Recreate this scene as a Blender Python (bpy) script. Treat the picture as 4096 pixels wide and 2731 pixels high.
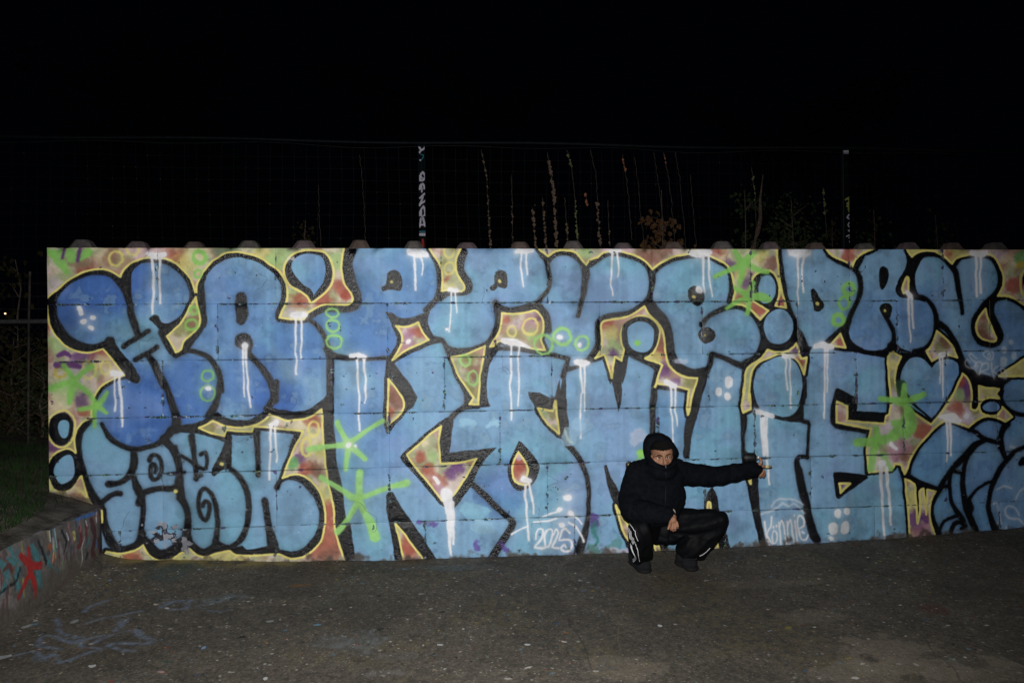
import bpy, bmesh, math, random
import numpy as np
from mathutils import Vector, Matrix, Euler
from mathutils.bvhtree import BVHTree
from mathutils import noise as mnoise
for o in list(bpy.data.objects): bpy.data.objects.remove(o)
scene = bpy.context.scene
C = scene.collection
# ---- shared numbers: where the camera stands and how it looks at the wall
F_PX, CXP, CYP, TH, ROLL, CAM_D, CAM_H = 2731.0, 2048.0, 1365.5, 0.0885, 0.0100, 5.05, 1.60
def wall_pt(px, py):
    """point of the wall face (X along it, Z up) that lies at a spot of the survey photo"""
    x = px - CXP; y = py - CYP
    xr = (x - ROLL*y)/F_PX; yr = (y + ROLL*x)/F_PX
    t = CAM_D/(np.cos(TH) - xr*np.sin(TH))
    return t*(np.sin(TH) + xr*np.cos(TH)), CAM_H - t*yr
# ---- the mural: spray-paint strokes and fills, laid down in order on the wall face
CROP = dict(A=(100,900,2.24),B=(700,900,2.24),C=(1300,900,2.24),D=(1900,900,2.24),E=(2500,900,2.24),F=(3100,900,2.24),
            G=(3500,900,2.24),I=(100,1500,1.96),J=(700,1500,1.96),K=(1300,1500,1.96),L=(1900,1500,1.96),
            M=(2400,1600,2.091),N=(2900,1500,2.09),O=(3400,1400,1.845))
MURAL = r"""
l I 600,380 650,470 730,540 830,576 930,570 1030,540 1100,490 1150,430* J 0,420* 200,440 420,480 700,430 980,440* 860,780 1080,860 1150,1060 1100,1300 1000,1390 600,1400 0,1400 I 600,1340 600,1050 420,640 415,540 440,430
# ---------- H
b A 250,650,34 330,545,24 450,470,18 600,428,15 720,432,18 800,465,25 850,510,32
b A 860,520,34 900,600,28 930,700,26 955,800,28 985,900,28 1010,985,24
b A 245,690,32 245,800,34 280,900,42 365,1010,42 470,1075,38 600,1100,28 700,1080,32 760,1040,42
B A 705,1050 790,1000* 820,1070 880,1160 960,1240 1028,1370 995,1418 930,1390 880,1345 800,1210 730,1110
B A 848,470 880,415 950,355 1060,320* 975,390 945,470 945,560 955,720* 925,700 885,600 850,520
b A 1080,318,12 1250,325,14 1350,378,20 1440,462,22 1487,560,20 1500,660,25 1480,745,25 1420,820,25 1340,890,30
B A 1115,835 1150,806 1190,820 1215,868 1270,888 1340,855 1440,770* 1490,760 1300,1000 1250,985 1200,930 1130,855
b A 1240,960,42 1290,1080,32 1340,1155,22 1400,1140,18
b A 1350,1165,18 1430,1135,18 1490,1125,18 1570,1145,18 1650,1195,20 1710,1275,22 1745,1370,24 1755,1480,26 I 1520,60,18 1515,150,18 1490,230,24 1440,310,26
b A 885,1085,20 1000,1010,19 1105,950,18
b A 990,1205,20 1100,1140,17 1185,1092,17
b A 1090,1150,20 1150,1230,28 1200,1340,30 1250,1440,32 I 1090,60,20 1130,150,23 1160,250,26 1185,340,32 1185,420,36
b I 545,150,12 580,100,12 640,60,14 720,25,12
b I 600,380,12 650,470,17 730,540,18 830,576,18 930,570,17 1030,540,17 1100,490,24 1150,430,30
b I 760,10,10 840,20,22 875,45,14
# ---------- A
B B 182,640 200,560 262,430 330,345 400,300 520,268 640,275 760,312 850,372 930,440* 985,520 1000,600 960,560 900,450 830,385 740,330 620,290 480,300 370,350 300,420 265,520 258,620 265,760 285,830 270,910 190,980 145,1060 140,1120* 60,1150 0,1150 60,1080 120,1000 215,900 205,780
b B 230,560,28 230,640,34 240,740,36 250,850,30 200,950,34 140,1010,40 90,1100,40
b B 590,650,45 590,720,50 600,800,50 590,850,42
b B 612,1040,76 640,1080,52 650,1150,22
b B 665,1160,22 720,1210,24 800,1310,28 850,1400,30 885,1500,32 890,1568,32 J 795,50,17 790,130,20 750,220,24 720,260,22
b B 970,560,18 975,640,20 945,720,18 925,790,18 935,840,16 1000,860,14 1100,862,14 1190,845,14
b B 1200,830,22 1260,785,24 1350,752,24 1450,745,24 1550,738,36 1610,690,36 1615,640,30
b B 1190,845,12 1250,880,16 1300,940,18 1345,1010,18 1368,1100,20 1385,1200,28 1390,1400,26 1385,1568,26 J 1213,60,16 1213,150,18
# black mass under A and over SERK
B J -30,400 80,385 150,380 220,350 280,305 330,290 380,325 440,345 520,350 600,340 680,295 740,245* 830,270 930,285 1050,262 1130,212 1190,150* 1235,150* 1242,300* 1150,300* 960,360 850,355 740,320 700,365 640,400 540,415 450,415 380,405 295,370 190,430 190,450 420,470* 440,500* 380,520* 200,460 0,440
b J 400,450,26 415,480,24 420,560,16
# ---------- SERK
b I 500,365,16 470,395,22 432,450,22 415,540,22 425,640,22 450,760,24 490,860,26 540,950,26 590,1010,24 605,1080,26
b I 605,1060,20 612,1130,26 640,1230,30 680,1315,32 750,1360,28 830,1355,30 895,1310,30 920,1240,24
b I 850,590,24 858,650,26 850,720,26 810,790,22 740,838,20 655,850,24
b I 850,800,20 870,860,26 900,920,32 922,1000,20 925,1080,18 915,1160,18 905,1230,20
b I 605,990,18 660,945,17 710,922,17 745,925,17
b I 1090,500,34 1150,570,24 1185,650,22 1205,750,20 1200,850,24 1215,930,28
b I 975,665,17 990,632,15 1030,625,14 1064,670,14 1066,750,14 1040,808,13 1000,812,13 980,760,14 982,705,14 1010,695,13 1025,730,13 1015,755,11
b I 890,1000,26 920,930,22 980,900,20 1060,887,20 1150,885,22 1205,865,24
b I 1210,960,22 1250,1020,20 1272,1100,20 1268,1200,24 1255,1290,36
b I 1230,1320,40 1150,1385,45 1060,1410,44 990,1370,46 940,1300,32 910,1260,24
b I 1120,765,8 1180,766,9 1250,758,8
B J 395,450* 440,480* 440,735* 380,738 340,755 300,792 284,762 310,690 350,620 385,530
b J 130,480,24 143,600,19 160,720,17 168,820,12
b J 52,632,11 120,672,11 190,720,14 243,725,12 250,650,11 235,600,11 203,615,14
b J 160,810,13 205,785,11
b J 218,1022,16 240,985,14 270,1010,14 265,1080,14 238,1138,13 200,1100,14 186,1000,14 200,912,14 235,887,14 280,920,14 312,1000,16 330,1100,17 330,1200,18 318,1290,24
b J 440,740,18 500,790,18 550,880,18 572,980,20 575,1080,20 560,1180,20 530,1262,22 470,1322,18 400,1345,18 320,1320,28
b J 0,560,15 20,640,18 35,720,16 45,800,18 50,900,20 60,970,20 95,1050,20 102,1150,20 95,1250,26 130,1335,30 220,1392,34 300,1350,30
b J 640,425,26 645,560,19 648,700,17 648,775,17
b J 700,978,22 715,1080,22 738,1200,25 765,1330,38
b J 965,455,28 930,540,22 890,650,15 850,770,15 800,880,19
b J 855,808,10 930,805,14 1000,832,18 1070,890,22 1120,970,20 1147,1060,18 1150,1150,18 1122,1250,24 1070,1335,28 1000,1388,28 900,1410,24 830,1388,20
B J 525,1335* 560,1365 640,1355 780,1330 840,1400* 760,1412 600,1402 380,1400* 330,1370* 430,1350
# ---------- P P
b C 225,225,48 198,330,42 208,430,44 240,540,46 280,640,38 260,715,42 180,745,30 90,745,20
B C 560,440 600,405 650,412 678,460 688,540 672,588 620,578 560,580 520,590 512,555 550,530
b C 955,255,14 1000,360,16 1016,450,16 1020,560,16 1002,650,20 960,705,20 900,762,22
b C 1240,245,36 1212,330,34 1215,430,34 1262,510,42 1275,570,38 1220,605,22 1100,612,20 1030,650,26
B C 1515,450 1555,405 1610,415 1632,455 1630,540 1600,566 1545,548 1520,582 1482,578 1478,548 1515,525
B C 542,778* 600,790 650,820 740,830 830,812 940,765* 915,850 940,930 990,1010 1052,1012 1052,1045 900,1090 760,1150 640,1215 600,1245 555,1200 600,1130 640,1050 630,960 600,890
b C 985,1015,18 1045,1030,16 1078,1080,18 1110,1130,28
b C 1100,1115,24 1200,1132,28 1300,1120,22 1400,1090,22 1470,1040,22 1520,960,22 1545,870,20 1540,780,22 1525,700,20
b D 185,690,18 215,745,30 300,762,20 400,748,24 500,712,20 560,682,18 620,622,14 660,560,14 668,480,16 655,400,18 640,320,20 600,270,24
b D 575,725,26 635,810,26 658,900,26 664,945,22
b D 170,1100,16 350,1108,14 500,1130,14 650,1150,16 740,1170,16 830,1192,14
# ---------- big K
b C 10,1110,20 60,1168,24 200,1192,20 400,1195,12 560,1185,14
B C 550,1200* 625,1245* 740,1400 815,1520 K 718,180 690,240 600,320 500,448 475,440 455,300 460,150 470,0
B J 1160,250* 1232,200* 1250,450 1270,700 1305,850 1335,1100* 1375,1180* 1410,1430* 1330,1480* 1250,1200 1180,700
B C 1430,1090* 1575,1090* 1500,1180 1465,1300 1445,1450 K 1268,60 1265,170 1290,242* 1190,250* 1215,0
b C 1115,1140,26 1160,1270,24 1215,1400,24 K 1065,50,18 1110,150,16 1108,210,18
b K 1200,240,10 1115,240,22 1060,268,16 1000,318,22
B K 588,640 640,600 880,380 1000,300* 1000,360 972,604* 1100,592 1336,568* 1240,680 1150,840* 1020,1030 920,1020 860,960 700,775
b K 1150,850,18 1250,940,22 1350,1040,20 1450,1125,20 1470,1160,24 1430,1240,25 1370,1330,28 1305,1440,30
B K 480,930 530,918 600,1040 680,1150 780,1300 880,1460* 600,1480* 545,1440 520,1250 490,1080
# ---------- O with teardrop hole
B L 345,518 385,545 450,620 497,700 482,800 430,870 360,902 300,880 260,800 265,690 310,590
b L 720,530,22 780,600,18 835,690,18 875,800,15 890,900,15 887,1050,14 872,1180,20 840,1300,30 808,1400,34
B L 630,150* 660,40 D 760,1480 785,1360 810,1200* 845,1200* 800,1400 L 708,0 712,200 728,350 738,528* 680,505 600,440 530,350 470,250 430,180 420,128* 500,140 600,180
b D 828,1195,15 808,1280,18 785,1350,22
b D 815,1287,20 900,1270,12 1000,1215,22 1080,1190,26
# ---------- Y and disc
b D 655,330,20 670,300,20 720,268,16 820,252,14 900,290,16 955,340,22 990,400,32 990,480,27 975,570,24 960,650,20 940,730,18 922,810,17
b D 1030,352,22 1100,312,16 1200,262,14 1350,278,14 1460,312,14 1540,370,18 1582,440,28 1580,540,24 1562,640,26 1545,690,28
b D 1540,690,25 1450,742,14 1350,786,14 1250,806,16 1150,832,20 1108,870,25 1095,950,22 1105,1040,22 1085,1120,28 1030,1190,26
B D 1160,1180* 1225,1400 1250,1200 1320,1210 1380,1140* 1350,1300 1320,1420 L 1152,0 1143,200 1125,282* 1100,180 1060,0 D 1210,1420
b E 230,690,26 262,760,40 330,850,45 372,950,46 395,1060,36 408,1150,36 440,1240,42 520,1310,50 620,1340,50 700,1325,48 745,1280,24 780,1165,22
b E 30,1140,25 150,1205,20 250,1250,25 300,1290,30
b E 285,1330,26 258,1450,22 258,1560,28 M 440,50,22 440,150,20 438,290,22
b E 300,1447,14 450,1468,14 570,1490,12
B E 630,1365* 748,1290* 742,1350 700,1500 M 840,10 790,200 760,330 746,488* 702,482* 702,350 712,200 740,100 E 620,1480
B M 700,480 702,380 745,380 748,485*
# ---------- B
b E 262,412,22 340,350,14 450,305,12 560,287,9 680,285,8 800,312,10 880,350,12 930,410,16 952,500,18 955,600,22 935,680,22
b E 690,888,22 730,840,18 800,782,18 880,746,20 960,730,18 1050,740,18 1120,780,20 1180,850,20 1225,930,22 1240,1020,24 1215,1110,22 1160,1190,24 1080,1240,34
B E 570,580 610,546 655,560 702,610 702,670 665,720 620,712 575,660
B E 655,985 680,930 730,912 785,935 808,985 785,1035 730,1058 680,1035
b E 785,1158,20 880,1187,18 960,1222,20 1040,1255,26 1090,1275,26
b E 1090,1280,16 1070,1400,12 1055,1500,10 N 145,80,9 136,180,10 135,280,16 150,340,26 155,450,20 150,530,12 150,600,12 160,680,18
b E 1235,900,18 1250,820,18 1310,752,16 1390,738,14 1460,768,16 1510,850,18 1522,940,24 1490,1035,30 1400,1078,26 1300,1068,34 1250,1010,26
B E 1235,1000 1400,1080 1500,1040 1550,930* 1600,1070 1670,1090* 1640,1180 1622,1345* 1600,1360 1500,1230 1400,1180 1280,1160 1240,1120
b E 1140,1330,20 1130,1420,20 1130,1540,18 N 225,80,20 235,180,22 265,250,20
b E 1200,1255,20 1290,1195,18 1370,1180,14 1500,1210,24 1570,1300,26 1602,1400,18 1605,1530,18 N 655,60,20 650,160,20 640,230,24
b E 1180,480,30 1160,560,28 1180,650,30 1260,710,34 1340,680,26 1375,600,14 1362,500,12 1300,432,14 1220,440,18
B E 1130,640* 1200,680 1340,720* 1450,745* 1440,790* 1280,770* 1200,850*
B N 480,352 570,325 620,250 650,190* 665,390* 560,388 400,360 400,330
b N 655,382,14 690,390,15
b N 702,405,7 694,560,8 686,690,8
b N 686,688,12 620,680,14 600,730,20 615,800,28 640,930,30 672,1060,30 702,1200,32 740,1330,36 770,1375,28
B N 145,620* 190,640 250,700 270,800 276,900 284,1050 302,1200 345,1440* 295,1450* 265,1300 225,1120 200,1000 180,880 160,750
# ---------- N foot marks by the knees
B L 1015,715 1030,705 1060,790 1130,920 1190,1150 1240,1430* 1210,1400 1150,1230 1100,1060 1060,930 1030,810
B M 935,725* 965,780 990,880 1010,1000 1060,1140 1110,1290* 1010,1290* 960,1180 900,980 870,880 900,770
B M 480,1210* 560,1200* 582,1290* 500,1290*
# ---------- D A Y
b F 30,230,26 50,350,17 75,500,14 100,650,14 130,750,16 160,830,16 178,920,18 215,960,22 262,1080,28
B F 318,590 345,573 372,612 402,660 437,700 432,740 392,772 355,765 345,700 325,640
b F 475,265,16 560,330,14 640,365,14 710,388,20 742,340,28 790,285,10
b F 720,400,18 758,470,22 768,560,20 750,650,18 710,740,18 670,820,20 640,900,30 590,950,28 520,995,18 460,1045,14
B F 600,900* 665,870 660,960 700,1050 800,1112 950,1120 1010,1088 1065,1040* 1130,1105 1200,1130 1344,1130* 1344,1180* 1240,1190 1140,1330 1120,1420* 1050,1150* 1000,1185 850,1160 700,1135 530,1115 490,1080
B F 935,395 965,372 1007,395 1010,500 978,562 950,578 932,540
B F 932,740 970,702 1022,704 1048,740 1036,800 1015,845 985,845 958,800
b F 1000,840,14 1040,900,14 1066,970,14 1062,1040,18 1040,1085,32
B F 1150,230* 1215,292 1300,270* 1344,275* 1300,330 1255,430 1252,520 1268,600 1305,640 1344,650* 1344,685* 1260,665 1180,655 1120,642 1082,590 1100,500 1160,400 1178,320
b G 325,310,22 400,272,22 480,262,16 560,270,16 640,320,20 702,385,26 722,440,22 740,530,22 755,620,20 770,700,16 780,790,14
b G 720,345,20 762,292,16 830,280,10 980,275,12 1050,310,14 1095,380,16 1115,470,16 1105,560,18 1060,640,28 990,700,25 930,770,20 892,840,20 885,930,22 912,1010,22 960,1055,22 1040,1072,22 1100,1045,26 1115,980,30 1080,900,34 1045,820,30 1030,740,30 1050,675,30 1130,650,14 1220,665,12 1300,710,14 1345,755,12 1420,800,12
b G 350,640,18 420,640,14 480,680,16 530,760,18 550,850,22 542,950,18 500,1050,16 440,1110,16 350,1130,20
b G 580,890,30 640,930,22 690,1000,22 730,1080,24 760,1170,26 800,1260,32 870,1330,32 960,1372,32 1060,1397,32 1150,1388,36 1220,1340,26 1280,1270,12 1335,1200,10 1400,1120,10
b G 420,1160,22 470,1200,20 510,1262,20 555,1220,14 640,1180,14 720,1200,16 765,1280,20
# ---------- right: heart, shell, bubbles
B O 345,180 365,90 430,25 540,25 600,60 700,40 800,70* 830,160 800,280 720,400 605,530* 520,450 430,370 360,290
L O 370,200 390,120 440,62 520,52 570,90 600,130* 650,80 720,62 788,92 805,160 782,270 705,380 605,505* 530,440 450,350 390,270
b O 275,40,10 272,200,8 280,400,8 280,460,8
b O 375,70,30 350,150,24 345,240,20 365,320,16
B N 920,125 945,115 1110,190* 1095,300* 1260,312* 1260,390* 1025,382* 1025,250* 935,218* 905,230
b N 935,140,16 907,240,15 905,400,18 1000,440,15 1200,472,12
B O 0,330* 52,352* 45,450* 275,458* 278,482* 258,538* 0,522*
B N 900,815 930,805 1170,830* 1195,852* 955,1025 930,1010
B O -20,910* 112,916* 160,895* 60,985 -20,1040*
b O 125,620,8 120,760,10 120,900,10
b O 372,870,16 400,960,15 410,1080,13 425,1200,13 432,1330,15
b O 420,930,22 500,970,18 600,1010,18 650,1030,20
B O 420,940 640,1030* 590,1150 590,1250 660,1400* 560,1300 480,1300 470,1000
b O 715,528,8 640,575,11 560,650,12 490,750,12 445,850,12 425,920,15
b O 745,525,8 830,560,12 920,600,12 990,652,14 1095,682,14
b O 990,665,14 920,700,22 860,765,24 800,825,20 740,895,18 690,965,18 655,1025,18 622,1090,14 602,1180,12 620,1270,14 655,1350,22
b O 880,590,12 950,532,10 1020,508,10 1095,515,12 1150,548,18
b O 1135,555,14 1106,640,12 1110,720,12 1150,800,14
b O 1130,240,14 1115,300,12 1130,385,12 1185,450,14 1290,475,12 1340,470,12
b O 1165,545,16 1122,620,12 1125,720,12 1155,795,12 1215,745,12 1290,712,12
b O 1200,765,12 1120,850,16 1070,950,17 1035,1050,15 1020,1150,16 1040,1250,18 1100,1370,34
b O 862,780,14 838,880,14 830,980,17 842,1080,19 872,1200,22 925,1310,20 940,1350,14
b O 745,890,12 735,960,12 738,1060,12 762,1150,14 810,1220,18 850,1290,14 820,1310,10
b O 742,1340,14 765,1280,13 815,1265,11 850,1295,11
b O 775,887,12 822,902,12
b O 680,1002,9 725,1005,9
b O 870,1110,13 920,1040,9 990,988,9 1050,970,9
b O 870,1110,14 892,1160,20 880,1200,16
b O 650,1340,12 690,1262,9 785,1222,11
b O 560,1390,10 690,1375,12
b O 1284,815,26 1260,835,16
b O 925,250,16 935,330,16 920,420,14
B O 880,210 1080,240 1140,300* 1120,380 1130,420 1200,490* 1150,540* 1080,520 1000,510 900,560 870,580 880,500 930,480 900,330
# ---------- islands of background colour, ringed by yellow
I A 150,100* 150,700* 215,632* 290,580 400,480 500,425 600,398 700,395 790,425 852,465* 880,400 960,330 1050,300 1130,292 1250,300 1350,345 1440,430 1500,520 1525,640* B 200,520 260,400 330,320 380,292 440,255 530,242 640,250 760,290 850,350 930,410 985,500 1000,600 995,680 960,760 937,828* 1030,842 1150,842 1190,790 1270,735 1350,712 1480,708 1560,705 1588,660 1570,600 1510,520 1490,400 1512,200* 1512,100*
I A 1480,720* 1440,800 1380,890 1270,990* 1350,1135* 1400,1110 1420,1040 1500,970 1560,900 1570,840 1540,720 1525,640*
I A 120,690* 198,720* 205,820 235,930 300,1020 400,1100 500,1135 600,1138 700,1110* 760,1180 830,1270 885,1345* 780,1380 700,1420 I 560,120 530,190 522,330* 440,370 400,440 385,500 395,605* 340,575 280,590 210,630 172,700 165,775* 60,780*
I I 60,770* 165,775* 200,830 250,890 300,910 370,870 410,820 440,790* 470,880 500,970 545,1050* 600,1060* 600,1150* 60,1200*
I I 590,1450* 640,1380* 750,1395 860,1370 920,1330* 960,1400 1040,1445 1130,1440 1230,1390 1287,1355* 1340,1400 1420,1420 1500,1390 J 430,1375* 470,1410 620,1410 810,1400* 900,1435 1000,1425 1080,1370 1140,1300 1168,1200 1172,1080 1150,960 1090,850 1010,790 930,775 840,805* 870,720 920,600 1000,437* 850,420 700,405 608,402* 600,440* 400,430* 385,475* 290,455 190,415* 295,355* 380,395 450,405 540,405 640,385 700,350 740,305* 850,345 960,350 1060,320 1147,268* 1160,450 1170,600 1185,740 1210,900 1240,1050 1255,1200 1290,1340 1345,1500* 1345,1560* -100,1560*
I C 930,100* 935,215 990,290 1030,370 1048,450 1045,592* 1130,575 1220,592 1247,560 1235,520 1180,440 1165,370 1175,300 1220,205* 1220,100*
I C 635,900* 740,905 835,870* 870,950 930,1030* 760,1100 602,1205* 650,1130 685,1040 675,960
I D 240,790* 340,795 440,785 540,760 585,800 612,860 612,940 592,1020 625,1115* 500,1100 350,1060 210,1040 180,1075 130,1085* 200,990 235,880
I C 1130,1180* 1250,1160 1340,1120 1430,1080* 1400,1300 K 1215,0 1200,225* 1130,225* 1165,175* 1100,80 1040,-5
I K 495,25* 560,110 610,180 620,250 570,320 490,392* 490,200
I K 905,400* 890,500 905,685* 950,690 1060,682 1190,650* 1110,780 1060,860 1000,940 920,980* 830,870 700,710 640,622* 780,500
I K 550,1160* 580,1280 600,1380 620,1490* 800,1490* 700,1350 620,1240
I L 340,600* 390,670 415,740 400,800 420,850 370,857 310,830 290,760 300,670
I L 490,260* 610,275* 628,200* 640,300 655,462* 580,390 530,330
I D 1520,725* E 215,800 290,880 330,940 352,1020 357,1120 380,1220 420,1290 500,1345 570,1365 645,1370* 620,1460 590,1568 M 750,60 735,120* 725,60 E 570,1475* 450,1440 280,1415* 265,1445* 300,1340 335,1250* 180,1190* 250,1140 290,1060 310,950 280,880 220,830 130,810 50,840 D 1340,890 1310,940 1305,1030 1335,1110 1310,1215* 1250,1180* 1225,1370* 1190,1250 1160,1160* 1075,1190* 1130,1110 1135,1000 1125,900 1150,860 1250,840 1350,820 1440,780
I D 565,100* 570,215 610,245 650,278* 720,235 800,222 880,238 940,290 995,360* 1030,310 1100,290 1150,248 1250,235 1350,250 1450,280 1530,330 1590,395* E 320,335 420,290 520,262 620,255 700,260 780,285 860,320 920,370 950,430 970,500 985,580 965,680 975,712 1050,715 1120,760 1205,842* 1280,762* 1180,700 1130,660 1120,560 1150,470 1200,425 1300,410 1360,470 1385,560 1380,640 1345,720* 1440,742* 1400,560 1375,430 1365,330 1357,200* 1357,100*
I E 1275,1110* 1370,1140 1470,1120 1530,1055* 1555,1130 1575,1195 1625,1185* 1602,1335* 1560,1240 1490,1165 1400,1150 1300,1180 1200,1230 1135,1300 1120,1400 1105,1568 N 205,150 215,280* 150,310* 135,255* 165,100 E 1060,1500 1075,1350 1095,1280 1180,1220 1230,1180
I F 445,100* 462,215 520,275 600,315 695,365* 720,310 790,250 900,205* 900,100*
I F 585,970* 635,1095* 490,1075*
I F 1180,462 1193,480 1190,590* 1150,610* 1137,570 1160,500
I G 270,100* 290,225 325,285* 380,245 460,228 540,238 620,285 692,342* 725,295 800,270 900,250 1000,255 1060,285 1110,350 1145,450 1145,540 1098,632* 1200,635 1280,670 1345,720 1600,800* 1600,100*
I G 990,745* 1010,830 1050,940 1085,1010 1060,1040 990,1030 930,990 905,920 915,850 950,790
I G 555,950* 620,1000 690,1080 735,1185* 660,1160 560,1190 510,1215* 460,1125* 500,1090 530,1020
I N 935,218* 1025,255* 1020,380* O 0,522 255,540* 265,485* 290,475* 300,350 285,200 280,50 320,10* 375,48* 345,110 330,200 345,290 385,380 480,470 595,545* 640,500 700,420 760,330 800,240 832,172* 880,225 900,330 890,430 930,440 955,400 950,265* 1098,288* 1075,320* 1102,352* 1000,352 955,400 970,460 1030,485 1095,475 1125,415* 1195,490* 1145,525* 1080,495 990,490 920,525 875,565* 800,540 715,518 640,560 570,630 500,710 450,790 420,870 400,912* 385,870 375,842 330,835* 300,880 140,895* 125,760 135,660 155,580* 0,548 N 1150,435 930,395*
I O 403,950* 470,985 485,1100 500,1275* 515,1180 515,1040 540,1018 552,1100 560,1210* 568,1100 570,1025* 628,1040* 598,1110 585,1200 600,1290 650,1420* 440,1440* 432,1250 415,1080
I O 1100,190* 1290,60* 1290,190*
I N 950,905* 1045,905* 965,980*
I L 1100,1018* 1130,1070 1190,1150* 1240,1330* 1180,1260 1130,1120
I M 900,850* 920,855 930,915* 895,915*
I M 240,540* 245,560*
I M 455,1215* 490,1215* 505,1280* 470,1280*
I M 975,1180* 1000,1300* 985,1300* 960,1220*
I N 170,720* 190,725* 190,740*
I N 195,870* 212,870* 215,905* 205,900*
# ---------- things that sit inside an island
B B 985,400 1010,320 1070,262 1150,235 1250,235 1335,262 1390,335 1408,430 1380,535 1315,612 1222,680* 1180,620 1120,580 1040,540 1005,490
y B 975,400 1000,318 1060,255 1150,226 1250,224 1340,252 1402,330 1422,430 1392,542 1322,622 1212,700* 1180,635 1120,592 1040,555 995,495
L B 1038,380 1060,310 1120,270 1200,255 1290,275 1340,330 1352,420 1325,520 1270,590 1242,628* 1215,570 1150,530 1090,470
B I 188,420 200,345 250,300 310,292 355,330 375,400 368,470 330,530 285,550 235,535 200,485
y I 176,420 190,335 250,284 318,276 372,322 390,395 382,478 338,545 285,566 228,548 190,490
L I 258,410 275,360 310,350 335,365 345,410 335,470 310,492 280,480
B I 188,770 200,690 250,618 330,600 400,650 425,760 402,835 345,892 290,902 230,882 200,825
L I 228,760 242,690 290,642 350,625 378,665 385,770 360,822 300,850 260,835
B D 1312,985 1330,890 1400,835 1480,822 1560,840 1625,910 1645,990 1620,1080 1560,1150 1480,1165 1390,1150 1330,1080
L D 1362,985 1375,910 1430,870 1490,865 1550,885 1595,935 1602,1010 1585,1080 1540,1128 1480,1138 1420,1115 1375,1060
L E 1195,590 1205,520 1240,470 1290,460 1340,500 1350,570 1335,640 1300,680 1240,700 1205,660
L E 1240,900 1255,830 1310,770 1390,752 1455,785 1495,850 1505,930 1480,1000 1430,1050 1370,1066 1300,1045 1262,985
L E 1150,1440 1170,1340 1220,1260 1300,1200 1380,1178 1460,1185 1530,1240 1575,1330 1588,1430 N 640,120 618,210 570,300 500,345 400,328 310,285 260,220 240,120
B O 965,400 1000,360 1060,358 1110,385 1115,430 1080,460 1020,462 980,440
L O 978,412 1010,382 1055,378 1100,402 1102,432 1070,452 1020,452 990,438
B G 1320,520 1330,440 1400,400* 1400,640*
y G 1300,520 1318,420 1400,380* 1400,660* 1320,620
Z O 640,560* 700,535 740,525
# ---------- sprayed rings, stars, dots
r yel A 810,300,62,62,14
r yel A 962,215,50,52,11
r grn B 215,285,52,52,24
r grn A 1545,435,34,34,13
r grn A 1510,765,30,36,12
r grn A 1490,890,58,48,14
r dye A 318,1312,46,46,13
r yel A 570,1295,58,78,12
r yel A 715,1275,45,58,11
r grn A 1635,1345,50,52,9
r grn A 1638,1505,62,66,9
r mnt B 1412,785,54,38,13
r mnt B 1412,900,58,54,13
r mnt B 1425,1045,66,62,14
r yel C 1110,235,46,52,10
r yel C 1108,388,44,58,10
r mnt C 1255,1210,44,46,11
r mnt C 1325,1365,46,62,11
r yel D 330,948,38,50,10
r yel D 495,908,70,72,13
r mnt D 612,1065,82,86,14
r mnt D 780,998,74,72,18
r mnt D 955,1060,60,60,14
r grn F 665,575,50,52,24
r grn F 620,700,48,60,16
r grn F 565,850,46,48,24
r dye G 1300,360,20,20,20
r yel J 1088,420,42,62,12
r yel J 1030,560,38,68,13
s grn A 200,235,30 300,300,45 370,420,26
s grn A 250,240,30 400,245,42 470,290,40 560,240,34
s grn A 560,250,40 420,300,40
s pur A 355,205,12 335,290,12
s pur A 490,205,14 470,320,16
s pur A 300,1165,20 350,1140,24 400,1170,14
s pur A 280,1250,26 420,1250,30 490,1270,16
s grn A 350,1255,26 400,1330,26 420,1410,26 395,1500,24 400,1568,18
s grn A 590,1270,30 500,1330,26 420,1410,26
s grn A 225,1460,26 420,1410,28 560,1490,26
s grn I 640,130,16 560,235,24 425,265,20
s grn I 510,150,14 560,230,24 640,290,16
s grn I 560,230,24 545,300,18 540,400,16
s grn I 345,215,14 370,120,14
s mnt J 1272,370,20 1310,450,20 1355,530,24
s mnt J 1045,575,22 1200,560,20 1355,530,24 K 330,425,17 450,355,20
s mnt K 185,545,24 250,600,22 315,655,18
s mnt K 185,545,24 172,650,18 165,740,17
s mnt J 1140,800,20 1280,880,22 K 150,915,20 250,965,26 450,890,20 640,845,28
s mnt K 270,760,26 262,880,24 260,970,28 200,1090,22 100,1230,24
s mnt K 260,970,28 320,1100,30 370,1200,40 390,1270,38
s grn E 985,235,18 1040,340,30 1050,420,28 1030,520,22
s grn E 1150,255,24 1100,300,32 1050,350,30 900,420,22 810,462,20
s grn E 1080,330,30 1180,400,24 1275,425,22
s grn E 990,560,20 1090,640,30 1000,690,22 912,740,18
s grn E 1150,520,22 1105,640,30 1105,720,22 1095,790,18
s grn E 1105,640,30 1200,640,34 1280,655,30
s dgn O 375,260,40 370,330,20
s grn O 222,358,18 300,365,20 400,380,28 545,325,18
s grn O 400,260,18 400,380,30 430,440,30 400,520,26
s grn O 330,540,26 400,560,40 330,620,40
s grn O 45,680,26 200,670,34 320,640,30
s grn O 190,580,20 200,680,32 170,760,26 155,870,24
s grn O 240,770,20 270,830,16 300,875,18
s grn O 440,450,30 460,560,30 400,640,20
s yel L 700,430,8 730,500,12 760,520,8
s grn M 345,430,18 350,470,18
d yel C 600,510,12
d yel C 1560,500,13
d yel J 363,690,15
d yel I 1183,907,14
d yel E 617,637,15
d dye E 710,985,6
d yel F 382,700,15
d yel F 983,762,12
d grn D 1450,1053,24
# ---------- white highlights and drips
w A 1110,262,30 1170,268,34 1230,262,26
p A 1135,290,15 1145,500,13 1138,790,11
p A 1208,290,13 1195,480,14 1205,692,12
w A 780,1322,34 850,1330,28
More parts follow.
